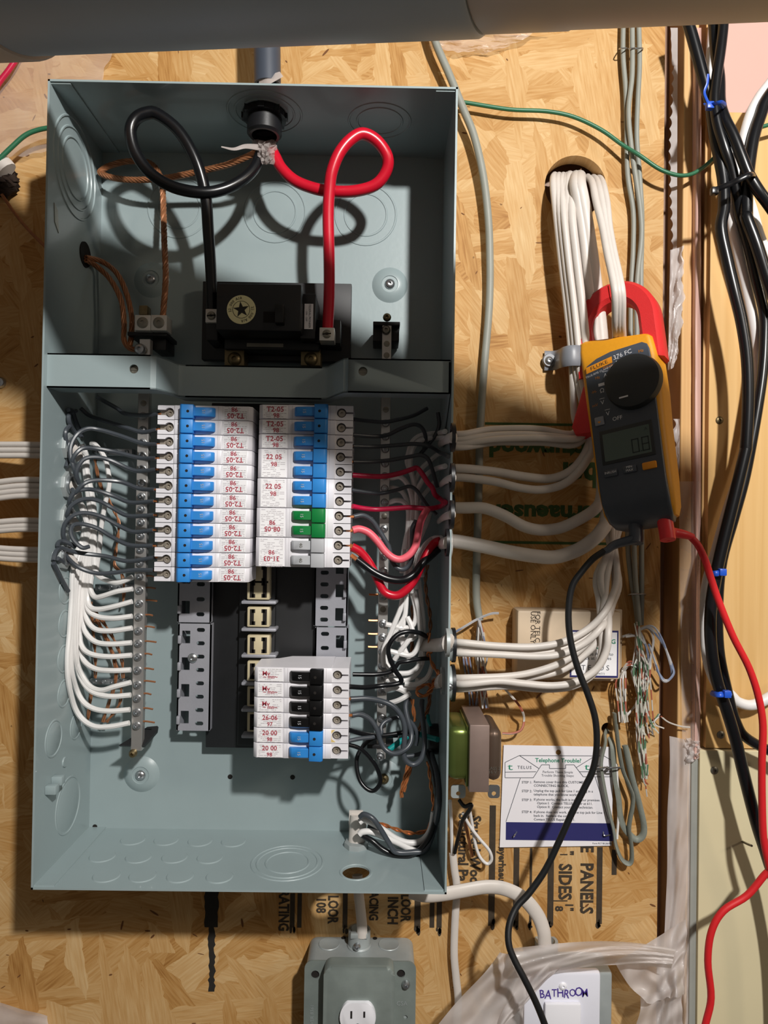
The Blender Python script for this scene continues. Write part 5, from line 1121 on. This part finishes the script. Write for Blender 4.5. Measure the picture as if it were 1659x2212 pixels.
for i, pts in enumerate(([(1376, 1360), (1400, 1355), (1420, 1372), (1436, 1400), (1452, 1440), (1455, 1458), (1440, 1472), (1425, 1460), (1412, 1420), (1400, 1390)], [(1378, 1362), (1398, 1358), (1412, 1380), (1404, 1430), (1396, 1460)], [(1378, 1358), (1410, 1352), (1430, 1380), (1446, 1430), (1450, 1462), (1434, 1470), (1418, 1445)], [(1345, 1374), (1365, 1372), (1390, 1385), (1402, 1420), (1400, 1460), (1385, 1490), (1374, 1520), (1352, 1550)], [(1380, 1360), (1396, 1400), (1402, 1440), (1392, 1480), (1372, 1510)], [(1350, 1376), (1378, 1376), (1398, 1400), (1404, 1440), (1390, 1475)])):
    pair(pts, .0012, (M_STRB, M_STRW)[i % 2], ('widest grey-blue wire loop right of the thin grey cables', 'short pale wire arch below the thin grey cables', 'inner grey-blue wire loop right of the thin grey cables', 'pale wire curling down toward the small hole', 'grey-blue wire falling below the thin grey cables', 'pale wire curving beside the connecting block')[i], None, 1.5)
for i in range(7):
    x = 1332 + i * 3; pair([(1344 + i, 1450), (x, 1475), (x + 2, 1520), (x + 6, 1560)], .0009, (M_STRO, M_STRG, M_STRW)[i % 3], 'striped pair wire emerging under the connecting block corner', 'pairs under the block', 2)
for i in range(6): pair([(1344, 1450 + i), (1356, 1432 + i), (1372, 1432 + i * 2), (1384, 1450), (1386, 1490)], .0009, (M_STRO, M_STRW)[i % 2], 'reddish pair wire arching out of the connecting block', 'pairs arching from the block', 2)
pair([(1428, 1548), (1445, 1560), (1470, 1568), (1490, 1572)], .0008, M_STRO, 'single orange wire straying across the dark recess', None, 1)
for i in range(10):
    x = 1030 + i * 2.2; pair([(1035, 1338), (1030 + i * 1.8, 1370), (x + rnd.uniform(-4, 6), 1420), (x + rnd.uniform(-6, 8), 1470), (x + rnd.uniform(-8, 10), 1530)], .0010, (M_STRB, M_STRO, M_STRW, M_COPPERD)[i % 4], 'loose pair wire fanning out below the grey telephone cable', 'pairs below the grey cable', 2)
pair([(984, 1366), (1010, 1350), (1030, 1338), (1060, 1327), (1078, 1325)], .0013, M_STRB, 'grey-blue pair crossing the end of the grey telephone cable', None, 1)
pair([(1086, 1484), (1110, 1510), (1126, 1530), (1132, 1552), (1126, 1575), (1108, 1584), (1086, 1583)], .0013, M_STRO, 'orange and white pair looping out beside the transformer', None, 1)
for i in range(5): pair([(1000 + i * 3, 1410), (1004 + i * 4, 1450), (1012 + i * 4, 1490), (1014 + i * 5, 1540)], .0010, (M_STRB, M_COPPERD)[i % 2], 'loose pair wire falling behind the lower clamps', 'pairs behind the lower clamps', 2, (4, 10))
# grey flat cable loops
KG = (1270, 1540, 6.145)
outc('phone_cable', C(*KG, [(250, 235), (225, 290), (230, 400), (185, 600), (180, 750), (220, 1000), (280, 1300), (340, 1550), (370, 1750), (440, 1930), (530, 2000), (580, 1950), (575, 1750), (545, 1550), (560, 1400), (590, 1250), (595, 1100), (540, 950), (470, 780), (430, 600), (400, 400), (370, 150), (350, 0)]), [-10, 6, 8, 8, 8, 8, 10, 12, 12, 12, 14, 14, 14, 14, 12, 12], .0036, M_GREYFLAT, 'longer grey phone cable looping from the small hole', n=8, flat=.0018)
outc('phone_cable', C(*KG, [(270, 240), (290, 310), (330, 450), (345, 650), (370, 900), (410, 1150), (430, 1350), (470, 1500), (560, 1620), (650, 1680), (730, 1620), (740, 1480), (690, 1250), (640, 1050), (590, 880), (550, 700), (510, 500), (490, 430)]), [-10, 6, 8, 8, 8, 10, 10, 10, 10], .0034, M_GREYFLAT, 'shorter grey phone cable looping from the small hole', n=8, flat=.0018)
for (u0, v0), (u1, v1), lab in (((1290, 1659), (1313, 1658), 'left'), ((1319, 1659), (1340, 1658), 'right')):
    solo('staple', tube([P(u0, v0, 0), P(u0, v0, 16), P(u1, v1, 16), P(u1, v1, 0)], .0009, n=5, k=3), M_STEEL, lab + ' staple holding the grey phone cables over the card', 'staple')
solo('thin_white_wire', tube([P(1332, 1650, 8), P(1336, 1750, 8), P(1333, 1812, 8)], .0013, n=6), M_WWHITE, 'thin white wire end beside the grey phone loops', 'wire')

# ------------------------------------------------------------------ transformer
xf = thing('transformer', 'small doorbell transformer bolted to the right panel side', 'transformer', P(1030, 1712, 40))
part('core', pbox(1015, 1566, 1056, 1712, 14, 84, .0008), M_XFCORE, xf)
def bell(u0, v0, u1, v1, d0, d1, m_, side, lab):
    a, b = P(u0, v1, d1), P(u1, v0, d1); bm = bmesh.new()
    box(bm, a.x, b.x, -d1 * mm, -d0 * mm, a.z, b.z)
    es = [e for e in bm.edges]
    bmesh.ops.bevel(bm, geom=es, offset=.0075, segments=4, affect='EDGES', profile=.5)
    part('end_bell', bm, m_, xf, label=lab)
bell(968, 1572, 1018, 1688, 18, 78, M_XFGREEN, -1, 'olive metal end bell')
bell(1050, 1576, 1086, 1690, 18, 76, M_XFBRONZE, 1, 'bronze metal end bell')
part('bell_rim', pbox(1008, 1570, 1016, 1700, 16, 78, .001), M_XFGREEN, xf)
for u0, u1, m_ in ((974, 1006, M_GALV), (1054, 1080, M_STEEL)):
    a, b = P(u0, 1724, 60), P(u1, 1696, 60); bm = bmesh.new()
    c = ((a.x + b.x) / 2, (a.z + b.z) / 2 - .002)
    plate(bm, rrect(a.x, b.x, a.z, b.z, .003), [circle(c[0], c[1], .0022, 14)], .0012, at(Vector((0, -.060, 0)))); part('mounting_foot', bm, m_, xf, False)
bm = bmesh.new(); text_bm(bm, 'CLASS 2', .0042, at(P(1064, 1660, 76.2))); text_bm(bm, '16 V', .0042, at(P(1064, 1668, 76.2))); part('stamped_text', bm, M_STEELD, xf, False)
outc('bell_wire', [(992, 1728), (1004, 1742), (1018, 1738), (1014, 1750), (1000, 1772), (992, 1800), (982, 1842)], [40, 46, 50, 46, 36, 24, 14], px(4.5, 40), M_WBLACK2, 'thin black wire loop hanging below the transformer', 'wire')
outc('bell_wire', [(1000, 1756), (1012, 1780), (1034, 1810), (1056, 1836), (1062, 1856), (1052, 1866), (1036, 1850), (1026, 1820), (1020, 1780), (1014, 1748)], [36, 30, 24, 20, 18, 20, 24, 34], px(3.5, 26), M_WWHITE, 'thin white wire loop hanging below the transformer', 'wire')
outc('bell_wire', [(1002, 1758), (1008, 1790), (1014, 1820), (1020, 1850)], [30, 14, 8], px(3.5, 20), M_COPPERD, 'brown wire hanging below the transformer', 'wire')
outc('bell_wire', [(972, 1730), (975, 1780), (977, 1845)], [30, 16, 10], px(4, 16), M_WWHITE, 'thin white wire beside the panel edge', 'wire')
outc('bell_cable', [(978, 1842), (982, 1880), (987, 1920), (983, 1990), (981, 2060), (985, 2110), (990, 2170), (982, 2260)], [9], px(8, 9), M_NM, 'slim white cable running down the board below the panel', flat=px(4, 9))
outc('house_cable', [(885, 1926), (920, 1934), (960, 1931), (1000, 1924), (1050, 1916), (1090, 1920), (1130, 1940), (1160, 1975), (1174, 2010), (1177, 2040)], [52, 56, 50, 44, 42, 40, 38, 36, 34], px(15, 44), M_NM, 'thick white cable arching from the panel foot to the switch box', n=14, flat=px(9, 44))

# ------------------------------------------------------------------ receptacle box
rx = thing('receptacle_box', 'square galvanised receptacle box under the panel', 'electrical box', P(776, 2212, 0))
a, b = P(654, 2330, 42), P(899, 2077, 42)
bm = bmesh.new(); prism(bm, rrect(a.x + .001, b.x - .001, a.z, b.z - .001, .009, 5), -.0395, 0, at(Vector((0, -.0405, 0)))); part('box', bm, M_GALV, rx)
bm = bmesh.new(); cx_ = (a.x + b.x) / 2; cz_ = (a.z + b.z) / 2
kp = [P(681, 2105, 42), P(866, 2103, 42)]
holes = [circle(k.x, k.z, .0042, 16) for k in kp] + [circle(P(876, 2197, 42).x, P(876, 2197, 42).z, .0021, 12)]
plate(bm, rrect(a.x, b.x, a.z, b.z, .008, 5), holes, .0016, at(Vector((0, -.0425, 0)))); cov = part('cover_plate', bm, M_GALVD, rx, False)
for k in kp:
    bm = bmesh.new(); lathe(bm, [(0, 0), (.0042, 0)], at(k + Vector((0, .0012, 0))), 14); part('keyhole', bm, M_DARK, cov, False)
c0, c1 = P(696, 2300, 58), P(853, 2090, 58)
bm = bmesh.new(); prism(bm, rrect(c0.x, c1.x, c0.z, c1.z, .008, 5), 0, .0155, at(Vector((0, -.0425, 0))), .004)
part('raised_cover', bm, M_GALVD, rx)
part('cover_screw', screw_bm(at(P(877, 2126, 43)), .0042, .004), M_STEEL, rx)
rc_ = P(773, 2195, 60)
bm = bmesh.new(); prism(bm, [(x, y) for x, y in [(.0175 * math.cos(t_), max(-.0138, min(.0138, .0175 * math.sin(t_)))) for t_ in [2 * pi * i / 40 for i in range(40)]]], 0, .005, at(rc_ + Vector((0, .003, 0))), .0008); face = part('outlet_face', bm, M_RECEPT, rx)
bm = bmesh.new()
for dx, hgt in ((-.0063, .0052), (.0063, .0042)): box(bm, rc_.x + dx - .0009, rc_.x + dx + .0009, rc_.y - .0024, rc_.y - .0018, rc_.z + .0044 - hgt, rc_.z + .0044 + hgt * .35)
lathe(bm, [(0, .0003), (.0028, .0003)], at(rc_ + Vector((0, -.0018, -.0085))), 16); part('outlet_slots', bm, M_DARK, face, False)
bm = bmesh.new(); text_bm(bm, 'CSA', .006, at(P(868, 2168, 43))); text_bm(bm, 'COVER 8361', .005, at(P(674, 2200, 43), pi / 2)); part('stamped_text', bm, M_GALV, cov, False)
kz = b.z - .0008
for u, v in ((711, 2039), (840, 2040)):
    p = PZ(u, v, kz); bm = bmesh.new(); lathe(bm, [(.011, 0), (.0105, .0006), (.0095, .0003), (0, .0003)], MBOT(p), 28); part('knockout', bm, M_GALV, rx)
for u, v in ((742, 2026), (810, 2027)):
    p = PZ(u, v, kz); bm = bmesh.new(); lathe(bm, [(0, .0003), (.0024, .0003), (.0024, 0)], MBOT(p), 14); part('pin_hole', bm, M_DARK, rx)
p = PZ(776, 2042, kz)
t = thing('cable_clamp', 'round steel clamp on top of the receptacle box', 'clamp', p)
bm = bmesh.new(); lathe(bm, [(.0125, 0), (.0125, .001), (.0115, .002), (.0115, .0165), (.0095, .0165), (.009, .010), (0, .010)], MBOT(p), 28); part('body', bm, M_GALV, t)
bm = bmesh.new(); box(bm, p.x - .009, p.x + .009, p.y - .0115, p.y - .006, p.z + .013, p.z + .0185, .001); part('strap', bm, M_GALV, t)
part('screw', screw_bm(at(p + Vector((-.002, -.0117, .006))), .0038, .0035), M_STEEL, t)
outc('house_cable', [(772, 1890), (774, 1925), (778, 1960), (782, 2000), (782, 2025)], [24, 24, 24, 25, 25], px(11, 24), M_NM, 'grey-white cable dropping from the panel to the receptacle box', flat=px(6, 24))

# ------------------------------------------------------------------ switch box under the plastic
sw = thing('switch_box', 'white switch plate marked BATHROOM on a steel box', 'switch', P(1215, 2212, 0))
part('box', pbox(1110, 2098, 1322, 2330, 0, 36, .004), M_GALV, sw)
pl_ = part('wall_plate', pbox(1132, 2100, 1296, 2330, 36, 46, .003), M_PLATE, sw)
rk = part('rocker', pbox(1178, 2169, 1254, 2330, 46, 51, .0015), M_RECEPT, sw)
part('plate_screw', screw_bm(at(P(1216, 2130, 46)), .004, .0018), M_RECEPT, pl_)
bm = bmesh.new()
for k, ch in enumerate('BATHROOM'): text_bm(bm, ch, .0118 + .0012 * math.sin(k * 2.3), at(P(1171 + k * 13.2, 2148 - .5 * k + 2 * math.sin(k * 1.9), 46.4), .14 * math.sin(k * 2.7 + 1)), sx=.80, bold=.008)
part('handwriting', bm, M_PEN, pl_, False)
bm = bmesh.new(); lathe(bm, [(.012, 0), (.012, .014), (.009, .014), (.008, .006)], MBOT(PZ(1180, 2060, P(1110, 2098, 36).z)), 20); part('cable_clamp', bm, M_GALV, sw)
# plastic sheeting over the box
def fold(s, amp): return lambda a, b: (amp * .8 * wob(.7 * a, .7 * b, s), amp * .8 * wob(.7 * b, .8 * a, s + 1), amp * wob(1.1 * a + .4 * b, .5 * b, s) + amp * .35 * math.sin(16 * a + 5 * b + 2 * math.sin(4 * b) + s))
film(grid_film(((1080, 2052, 52), (1150, 2090, 58), (1110, 2290, 60), (880, 2290, 50)), 60, 50, fold(0, 7)), M_POLY, 'plastic_sheet', 'milky plastic sheet slanting down left of the switch plate', 'plastic sheet')
film(grid_film(((1095, 2050, 50), (1460, 2050, 44), (1450, 2092, 54), (1120, 2112, 60)), 80, 30, lambda a, b: (0, -16 * math.sin(pi * a) + 5 * wob(.8 * a, .3 * b), 18 * math.sin(pi * b) + 4 * wob(1.6 * a, .8 * b) + 2 * math.sin(9 * a + 14 * b))), M_POLY, 'plastic_sheet', 'rolled milky plastic draped across the top of the switch box', 'plastic sheet')
film(grid_film(((1130, 2080, 60), (1240, 2060, 62), (1190, 2105, 62), (1060, 2250, 60)), 44, 34, fold(2, 6)), M_POLY, 'plastic_sheet', 'plastic flap over the upper left of the switch plate', 'plastic sheet')
film(grid_film(((1330, 2085, 40), (1484, 1980, 26), (1480, 2150, 30), (1400, 2170, 46)), 60, 54, fold(4, 9)), M_POLY, 'plastic_sheet', 'crumpled milky plastic gathered right of the switch plate', 'plastic sheet')
film(grid_film(((1385, 2150, 34), (1478, 2130, 26), (1474, 2290, 24), (1360, 2290, 34)), 40, 40, fold(6, 7)), M_POLY, 'plastic_sheet', 'thin plastic tail hanging at the drywall edge', 'plastic sheet')
film(grid_film(((-60, 2150, 10), (100, 2195, 10), (120, 2290, 10), (-60, 2290, 10)), 30, 20, fold(3, 4)), M_POLY, 'plastic_sheet', 'plastic sheet corner at the lower left', 'plastic sheet')

# ------------------------------------------------------------------ print and marks on the board (children of the wall)
def on_wall(name, bm, m_): part(name, bm, m_, wall_back, False)
WD = .4
bm = bmesh.new()
for u0, u1, v0, v1 in ((1058, 1068, 1740, 2000), (1110, 1120, 1832, 2002), (1145, 1148, 1832, 2000), (1184, 1195, 1832, 1996), (1290, 1300, 1830, 1996), (1322, 1332, 1836, 1890), (627, 636, 1930, 2004), (643, 651, 1930, 2004), (741, 750, 1930, 2004), (896, 908, 1930, 2004), (929, 938, 1930, 2004), (944, 954, 1930, 2004)): pbox(u0, v0, u1, v1, .0, WD, 0, bm)
random.seed(5)
for u, v in ((1063, 1990), (1113, 1992), (1190, 1992), (1294, 1988), (1146, 1990), (632, 2000), (745, 1998), (902, 2002), (948, 2000)):
    for k in range(4):
        q = P(u + random.uniform(-4, 4), v + random.uniform(0, 14), WD); r = random.uniform(.001, .0028); n_ = 9
        lathe(bm, [(0, 0), (r, 0)], at(q) @ Matrix.Diagonal((random.uniform(.5, 1), random.uniform(1, 2.2), 1, 1)), n_)
on_wall('ink_bars', bm, M_FADEINK)
bm = bmesh.new()
def spill(u0, u1, v0, v1, n):
    L_, R_ = [], []
    for i in range(n + 1):
        v = v0 + (v1 - v0) * i / n; L_.append((u0 + random.uniform(-2.5, 2.5) * (1 if i else 0), v)); R_.append((u1 + random.uniform(-2.5, 2.5), v))
    for i in range(n): bm.faces.new([bm.verts.new(P(*q, WD)) for q in (L_[i], R_[i], R_[i + 1], L_[i + 1])])
spill(443, 472, 1850, 2003, 14); spill(451, 464, 2003, 2142, 22)
on_wall('ink_spill', bm, M_BLACKINK)
bm = bmesh.new(); R9 = -pi / 2
for s, u, v, sz, sx in (('Structural Pa', 1001, 1757, .0150, .92), ('Sturd-I-Wood', 1027, 1762, .0150, .92), ('Weyerhaeuser', 1085, 1808, .0105, .95), ('SIDES', 1220, 1866, .0188, .84), ('PANELS', 1267, 1864, .0188, .84), ('E', 1267, 1826, .0188, .8),
                        ('1"', 1229, 1950, .0115, .9), ('8', 1207, 1957, .0115, 1), ('"', 1228, 1838, .013, 1), ('RATING', 613, 1922, .0150, .8), ('108', 693, 1938, .0140, .8), ('LOOR', 719, 1934, .0150, .72), ('ACING', 807, 1926, .0130, .75), ('INCH', 848, 1937, .0150, .8), ('LOOR', 876, 1932, .0145, .72)):
    text_bm(bm, s, sz, at(P(u, v, WD), R9), 'LEFT', sx=sx, bold=.035)
seg(bm, [(1195, 1946), (1226, 1946)], WD, .0006); seg(bm, [(1210, 1846), (1226, 1846)], WD, .0006)
on_wall('stencil_lettering', bm, M_FADEINK)
bm = bmesh.new()
for v0, v1 in ((912, 922), (1168, 1178)): pbox(1048, v0, 1340, v1, 0, WD, 0, bm)
text_bm(bm, 'Weyerhaeuser', .024, at(P(1228, 1108, WD), pi), sx=1.15, bold=.04); text_bm(bm, 'Timber', .036, at(P(1300, 1024, WD), pi), sx=.9, bold=.04); text_bm(bm, 'Structurwood', .026, at(P(1205, 968, WD), pi), sx=1.0, bold=.04)
on_wall('green_stamp', bm, M_GREENINK)
bm = bmesh.new(); random.seed(11)
for k in range(160):
    u, v = random.uniform(-50, 1420), random.uniform(80, 2212); q = P(u, v, .3); r = random.uniform(.0006, .0016)
    lathe(bm, [(0, 0), (r, 0)], at(q, random.uniform(0, 3)) @ Matrix.Diagonal((random.uniform(.4, .9), random.uniform(1, 4), 1, 1)), 8)
on_wall('board_flecks', bm, M_STAINED if 'M_STAINED' in globals() else mat('dark_wood_fleck', '#6e4522', .8, var=.3))
# ------------------------------------------------------------------ clamp meter
MROT = Matrix.Rotation(math.radians(-38), 4, 'Z') @ FRONT @ Matrix.Rotation(math.radians(10), 4, 'Z') @ Matrix.Rotation(math.radians(-8), 4, 'X')
anchor_local = Vector((0, .078, .020)); anchor = P(1353, 955, 92)
MM = Matrix.Translation(anchor - (MROT @ anchor_local)) @ MROT
mt = thing('clamp_meter', 'yellow and charcoal clamp meter hooked on white cables by its red jaw', 'meter', M=MM)
def loft(sections, n=6):          # sections: (y, halfwidth left, halfwidth right, z back, z front, corner radius)
    bm = bmesh.new(); rings = []
    for y, xl, xr, zb__, zf, r in sections:
        rings.append([bm.verts.new((x * mm, y * mm, z * mm)) for x, z in rrect(-xl, xr, zb__, zf, r, n)])
    for a, b in zip(rings, rings[1:]):
        m_ = len(a)
        for i in range(m_): bm.faces.new((a[i], a[(i + 1) % m_], b[(i + 1) % m_], b[i]))
    bm.faces.new(rings[0][::-1]); bm.faces.new(rings[-1]); bmesh.ops.recalc_face_normals(bm, faces=bm.faces); return bm
def lp(name, bm, m_, par=None, smooth=True, label=None): return part(name, bm, m_, par or mt, smooth, True, label)
hb0 = loft([(2, 22, 22, -9, -4, 2), (6, 31, 31, -12, 6, 5), (14, 33.5, 33.5, -14, 13, 7), (40, 35, 35, -15, 17, 7), (90, 35.5, 35.5, -16, 18, 7), (125, 36.5, 37, -16, 18.5, 7), (160, 37, 36.5, -16, 18.5, 6), (176, 37, 35, -15, 18.5, 5), (184, 36, 34, -15, 18, 5), (187, 33, 31, -13, 15, 4)])
for v_ in hb0.verts:
    if v_.co.y > .15: v_.co.y += -v_.co.x * .2 * min(1, (v_.co.y - .15) / .03)
lp('holster', hb0, M_YELLOW, label='yellow rubber shell')
lp('front_panel', loft([(-1, 20, 20, -12, -9, 1), (1, 27, 27, -10, 0, 3), (6, 29.5, 29.5, -8, 9, 3), (14, 30.5, 30.5, -4, 15, 3), (24, 31, 31, 0, 18.5, 2), (36, 31, 31, 4, 20, 1.5), (60, 31, 31, 6, 20.4, 1), (105, 31.5, 31.5, 6, 20.4, 1), (155, 32, 32, 6, 20.4, 1), (164, 30, 31.5, 6, 20.2, 1), (169, 20, 30, 6, 20, 1), (172, 6, 26, 6, 19.6, 1)]), M_CHAR, label='charcoal front panel')
# jaw: thick ring with a parting gap at the top
def jaw(a0, a1, n=22):
    bm = bmesh.new(); rings = []; sg = 1 if math.cos((a0 + a1) / 2) > 0 else -1
    st = [(a0 if sg > 0 else a1, -46 + 46 * q / 3) for q in range(3)]
    st = [(0.0 if sg > 0 else pi, off) for _, off in st] + [(a, 0) for a in [(a0 + (a1 - a0) * i / n) if sg > 0 else (a1 + (a0 - a1) * i / n) for i in range(n + 1)]]
    w_ = 12.5
    for a, off in st:
        c, s = math.cos(a), math.sin(a)
        o, q = Vector((43 * c - 2, 47 * s + off)), Vector((23.5 * c - 1.5, 26 * s + off))
        mxi, mxo = q.lerp(o, .18), q.lerp(o, .82)
        rings.append([bm.verts.new(Vector((x, y + 203, z)) * mm) for x, y, z in ((q.x, q.y, -w_ * .7), (mxi.x, mxi.y, -w_), (mxo.x, mxo.y, -w_), (o.x, o.y, -w_ * .6), (o.x, o.y, w_ * .6), (mxo.x, mxo.y, w_), (mxi.x, mxi.y, w_), (q.x, q.y, w_ * .7))])
    for a, b in zip(rings, rings[1:]):
        for i in range(8): bm.faces.new((a[i], a[(i + 1) % 8], b[(i + 1) % 8], b[i]))
    bm.faces.new(rings[0][::-1]); bm.faces.new(rings[-1]); bmesh.ops.recalc_face_normals(bm, faces=bm.faces); return bm
lp('jaw', jaw(0, pi / 2 - .02), M_JAW, label='red right jaw half'); lp('jaw', jaw(pi / 2 + .02, pi), M_JAW, label='red left jaw half')
bm = bmesh.new(); prism(bm, [(-.030, .160), (-.040, .148), (-.056, .110), (-.053, .101), (-.034, .099), (-.030, .115)], -.012, .010, None, .002); lp('trigger', bm, M_JAW, label='red jaw lever')
dl = bmesh.new(); lathe(dl, [(0, .0085), (.022, .0085), (.0255, .0075), (.0268, .002), (.0268, 0)], Matrix.Translation((.0140, .134, .0203)), 48)
dial = lp('dial', dl, M_DIAL)
bm = bmesh.new(); box(bm, .0010, .0095, .1185, .1200, .0287, .0289); lp('dial_mark', bm, M_WHITEINK, dial, False)
scr = lp('screen_bezel', (lambda b: (box(b, -.0245, .0255, .060, .094, .0204, .0212, .0004), b)[1])(bmesh.new()), M_DIAL)
bm = bmesh.new(); box(bm, -.0215, .0225, .063, .0900, .0211, .0214); lp('screen', bm, M_LCD, scr, False)
bm = bmesh.new()
def digit(bm, x, y, on, w_=.0058, h_=.0125, t_=.0011):
    S = {'a': (0, h_, w_, h_), 'g': (0, h_ / 2, w_, h_ / 2), 'd': (0, 0, w_, 0), 'f': (0, h_ / 2, 0, h_), 'b': (w_, h_ / 2, w_, h_), 'e': (0, 0, 0, h_ / 2), 'c': (w_, 0, w_, h_ / 2)}
    for k in on:
        x0, y0, x1, y1 = S[k]; box(bm, x + min(x0, x1) - t_ / 2, x + max(x0, x1) + t_ / 2, y + min(y0, y1) - t_ / 2, y + max(y0, y1) + t_ / 2, .0214, .02146)
digit(bm, .0055, .066, 'abcdef'); digit(bm, .0148, .066, 'abcdefg'); box(bm, .0128, .0138, .0655, .0665, .0214, .02146); text_bm(bm, 'A', .0045, Matrix.Translation((.0195, .086, .02146)))
lp('screen_digits', bm, M_LCDSEG, scr, False)
for x, m_, nm, tx in ((-.0175, M_CHAR, 'button', 'INRUSH'), (.0005, M_CHAR, 'button', 'MIN\nMAX'), (.0185, M_BTNOR, 'button', None)):
    bm = bmesh.new(); box(bm, x - .0065, x + .0065, .0475, .0545, .0195, .0222, .0012); bt = lp(nm, bm, m_, label='orange button' if m_ is M_BTNOR else None)
    if tx:
        bm = bmesh.new(); text_bm(bm, tx, .0032, Matrix.Translation((x, .0515, .02235))); lp('button_text', bm, M_WHITEINK, bt, False)
bm = bmesh.new(); box(bm, -.0275, -.0180, .1000, .1090, .0200, .0220, .0012); hb_ = lp('button', bm, M_BTNGREY, label='grey hold button')
bm = bmesh.new(); prism(bm, [(-.0245, .1040), (-.0210, .1040), (-.0228, .1018)], .0220, .0221); lp('button_mark', bm, M_BTNOR, hb_, False)
bm = bmesh.new(); prism(bm, [(-.0305, .1560), (-.0040, .1600), (-.0040, .1665), (-.0305, .1625)], .0203, .0206); bp_ = lp('brand_plate', bm, M_BTNOR, None, False)
bm = bmesh.new(); text_bm(bm, 'FLUKE', .0052, Matrix.Translation((-.0172, .1612, .0207)) @ Matrix.Rotation(.15, 4, 'Z'), sx=1.25); lp('brand_text', bm, M_BLACKINK, bp_, False)
bm = bmesh.new()
for s, x, y, z_, r in (('376 FC', .0065, .1650, .0062, .1), ('TRUE-RMS CLAMP METER', -.0150, .1548, .0030, .15), ('OFF', -.0055, .1030, .0055, 0), ('V', -.0140, .1100, .0060, 0), ('V', -.0180, .1225, .0060, 0), ('\u03a9', -.0170, .1345, .0060, 0), ('A', -.0120, .1490, .0055, 0), ('A', .0000, .1585, .0055, 0), ('iFlex', .0205, .1590, .0042, 0)):
    text_bm(bm, s, z_, Matrix.Translation((x, y, .0206)) @ Matrix.Rotation(r, 4, 'Z'))
for x, y in ((-.0140, .1142), (-.0180, .1267), (-.0120, .1532), (.0000, .1625)): box(bm, x - .0025, x + .0025, y - .0002, y + .0002, .0204, .0206)
box(bm, -.0200, -.0140, .1395, .1425, .0204, .0206); lp('panel_text', bm, M_WHITEINK, None, False)
bm = bmesh.new()
for s, x, y in (('Hz', -.0200, .1490), ('Inrush', -.0085, .1575), ('-H-', -.0250, .1355), ('mV', -.0255, .1215), ('Hz', .0240, .1630)): text_bm(bm, s, .0042, Matrix.Translation((x, y, .0206)))
lp('orange_text', bm, M_ORANGEINK, None, False)
# test leads
def mw(x, y, z): return MM @ Vector((x * mm, y * mm, z * mm))
pb = mw(-9, -2, -3); pr_ = mw(18, -1, -3)
t = thing('test_lead', 'black test lead hanging from the meter down past the card', 'test lead', pb)
part('plug', tube([pb + Vector((0, 0, .006)), pb + Vector((0, -.003, -.006)), pb + Vector((-.001, -.005, -.012))], .0066, n=14), M_CHAR, t)
q0 = pb + Vector((-.001, -.005, -.008))
part('strain_relief', tube([q0, P(1330, 1176, 84), P(1312, 1188, 84), P(1300, 1194, 84)], .0042, n=10, taper=lambda x: 1.15 - .5 * x), M_CHAR, t)
lead = [(1306, 1190), (1280, 1208), (1255, 1237), (1238, 1262), (1230, 1295), (1228, 1341), (1234, 1392), (1250, 1449), (1271, 1503), (1286, 1554), (1289, 1611), (1281, 1662), (1262, 1703), (1235, 1757), (1207, 1819), (1178, 1879), (1143, 1929), (1116, 1959), (1100, 1998), (1099, 2039), (1112, 2075), (1133, 2115), (1161, 2173), (1185, 2240), (1200, 2320)]
part('cord', tube([P(u, v, d) for (u, v), d in zip(lead, depths(lead, [84, 82, 80, 80, 78, 74, 70, 74, 90, 98, 98]))], px(7.2, 78), n=10), M_LEADBLK, t)
t = thing('test_lead', 'red test lead hanging from the meter down the right edge', 'test lead', pr_)
part('plug', tube([pr_ + Vector((0, 0, .006)), pr_ + Vector((.001, -.003, -.006)), pr_ + Vector((.001, -.006, -.014))], .0070, n=14), M_PLUGRED, t)
part('strain_relief', tube([pr_ + Vector((.001, -.005, -.009)), P(1448, 1150, 86), P(1476, 1154, 84), P(1496, 1160, 82)], .0056, n=10, taper=lambda x: 1.1 - .5 * x), M_PLUGRED, t)
lead = [(1488, 1156), (1508, 1178), (1524, 1212), (1534, 1244), (1553, 1300), (1583, 1374), (1618, 1443), (1639, 1508), (1648, 1568), (1646, 1643), (1646, 1717), (1649, 1807), (1660, 1866), (1662, 1880), (1650, 1892), (1613, 1935), (1563, 1967), (1537, 2012), (1529, 2076), (1536, 2154), (1524, 2212), (1505, 2290)]
part('cord', tube([P(u, v, d) for (u, v), d in zip(lead, depths(lead, [82, 82, 80, 78, 76, 74, 72, 70, 66, 66, 66, 66]))], px(7.6, 74), n=10), M_LEADRED, t)
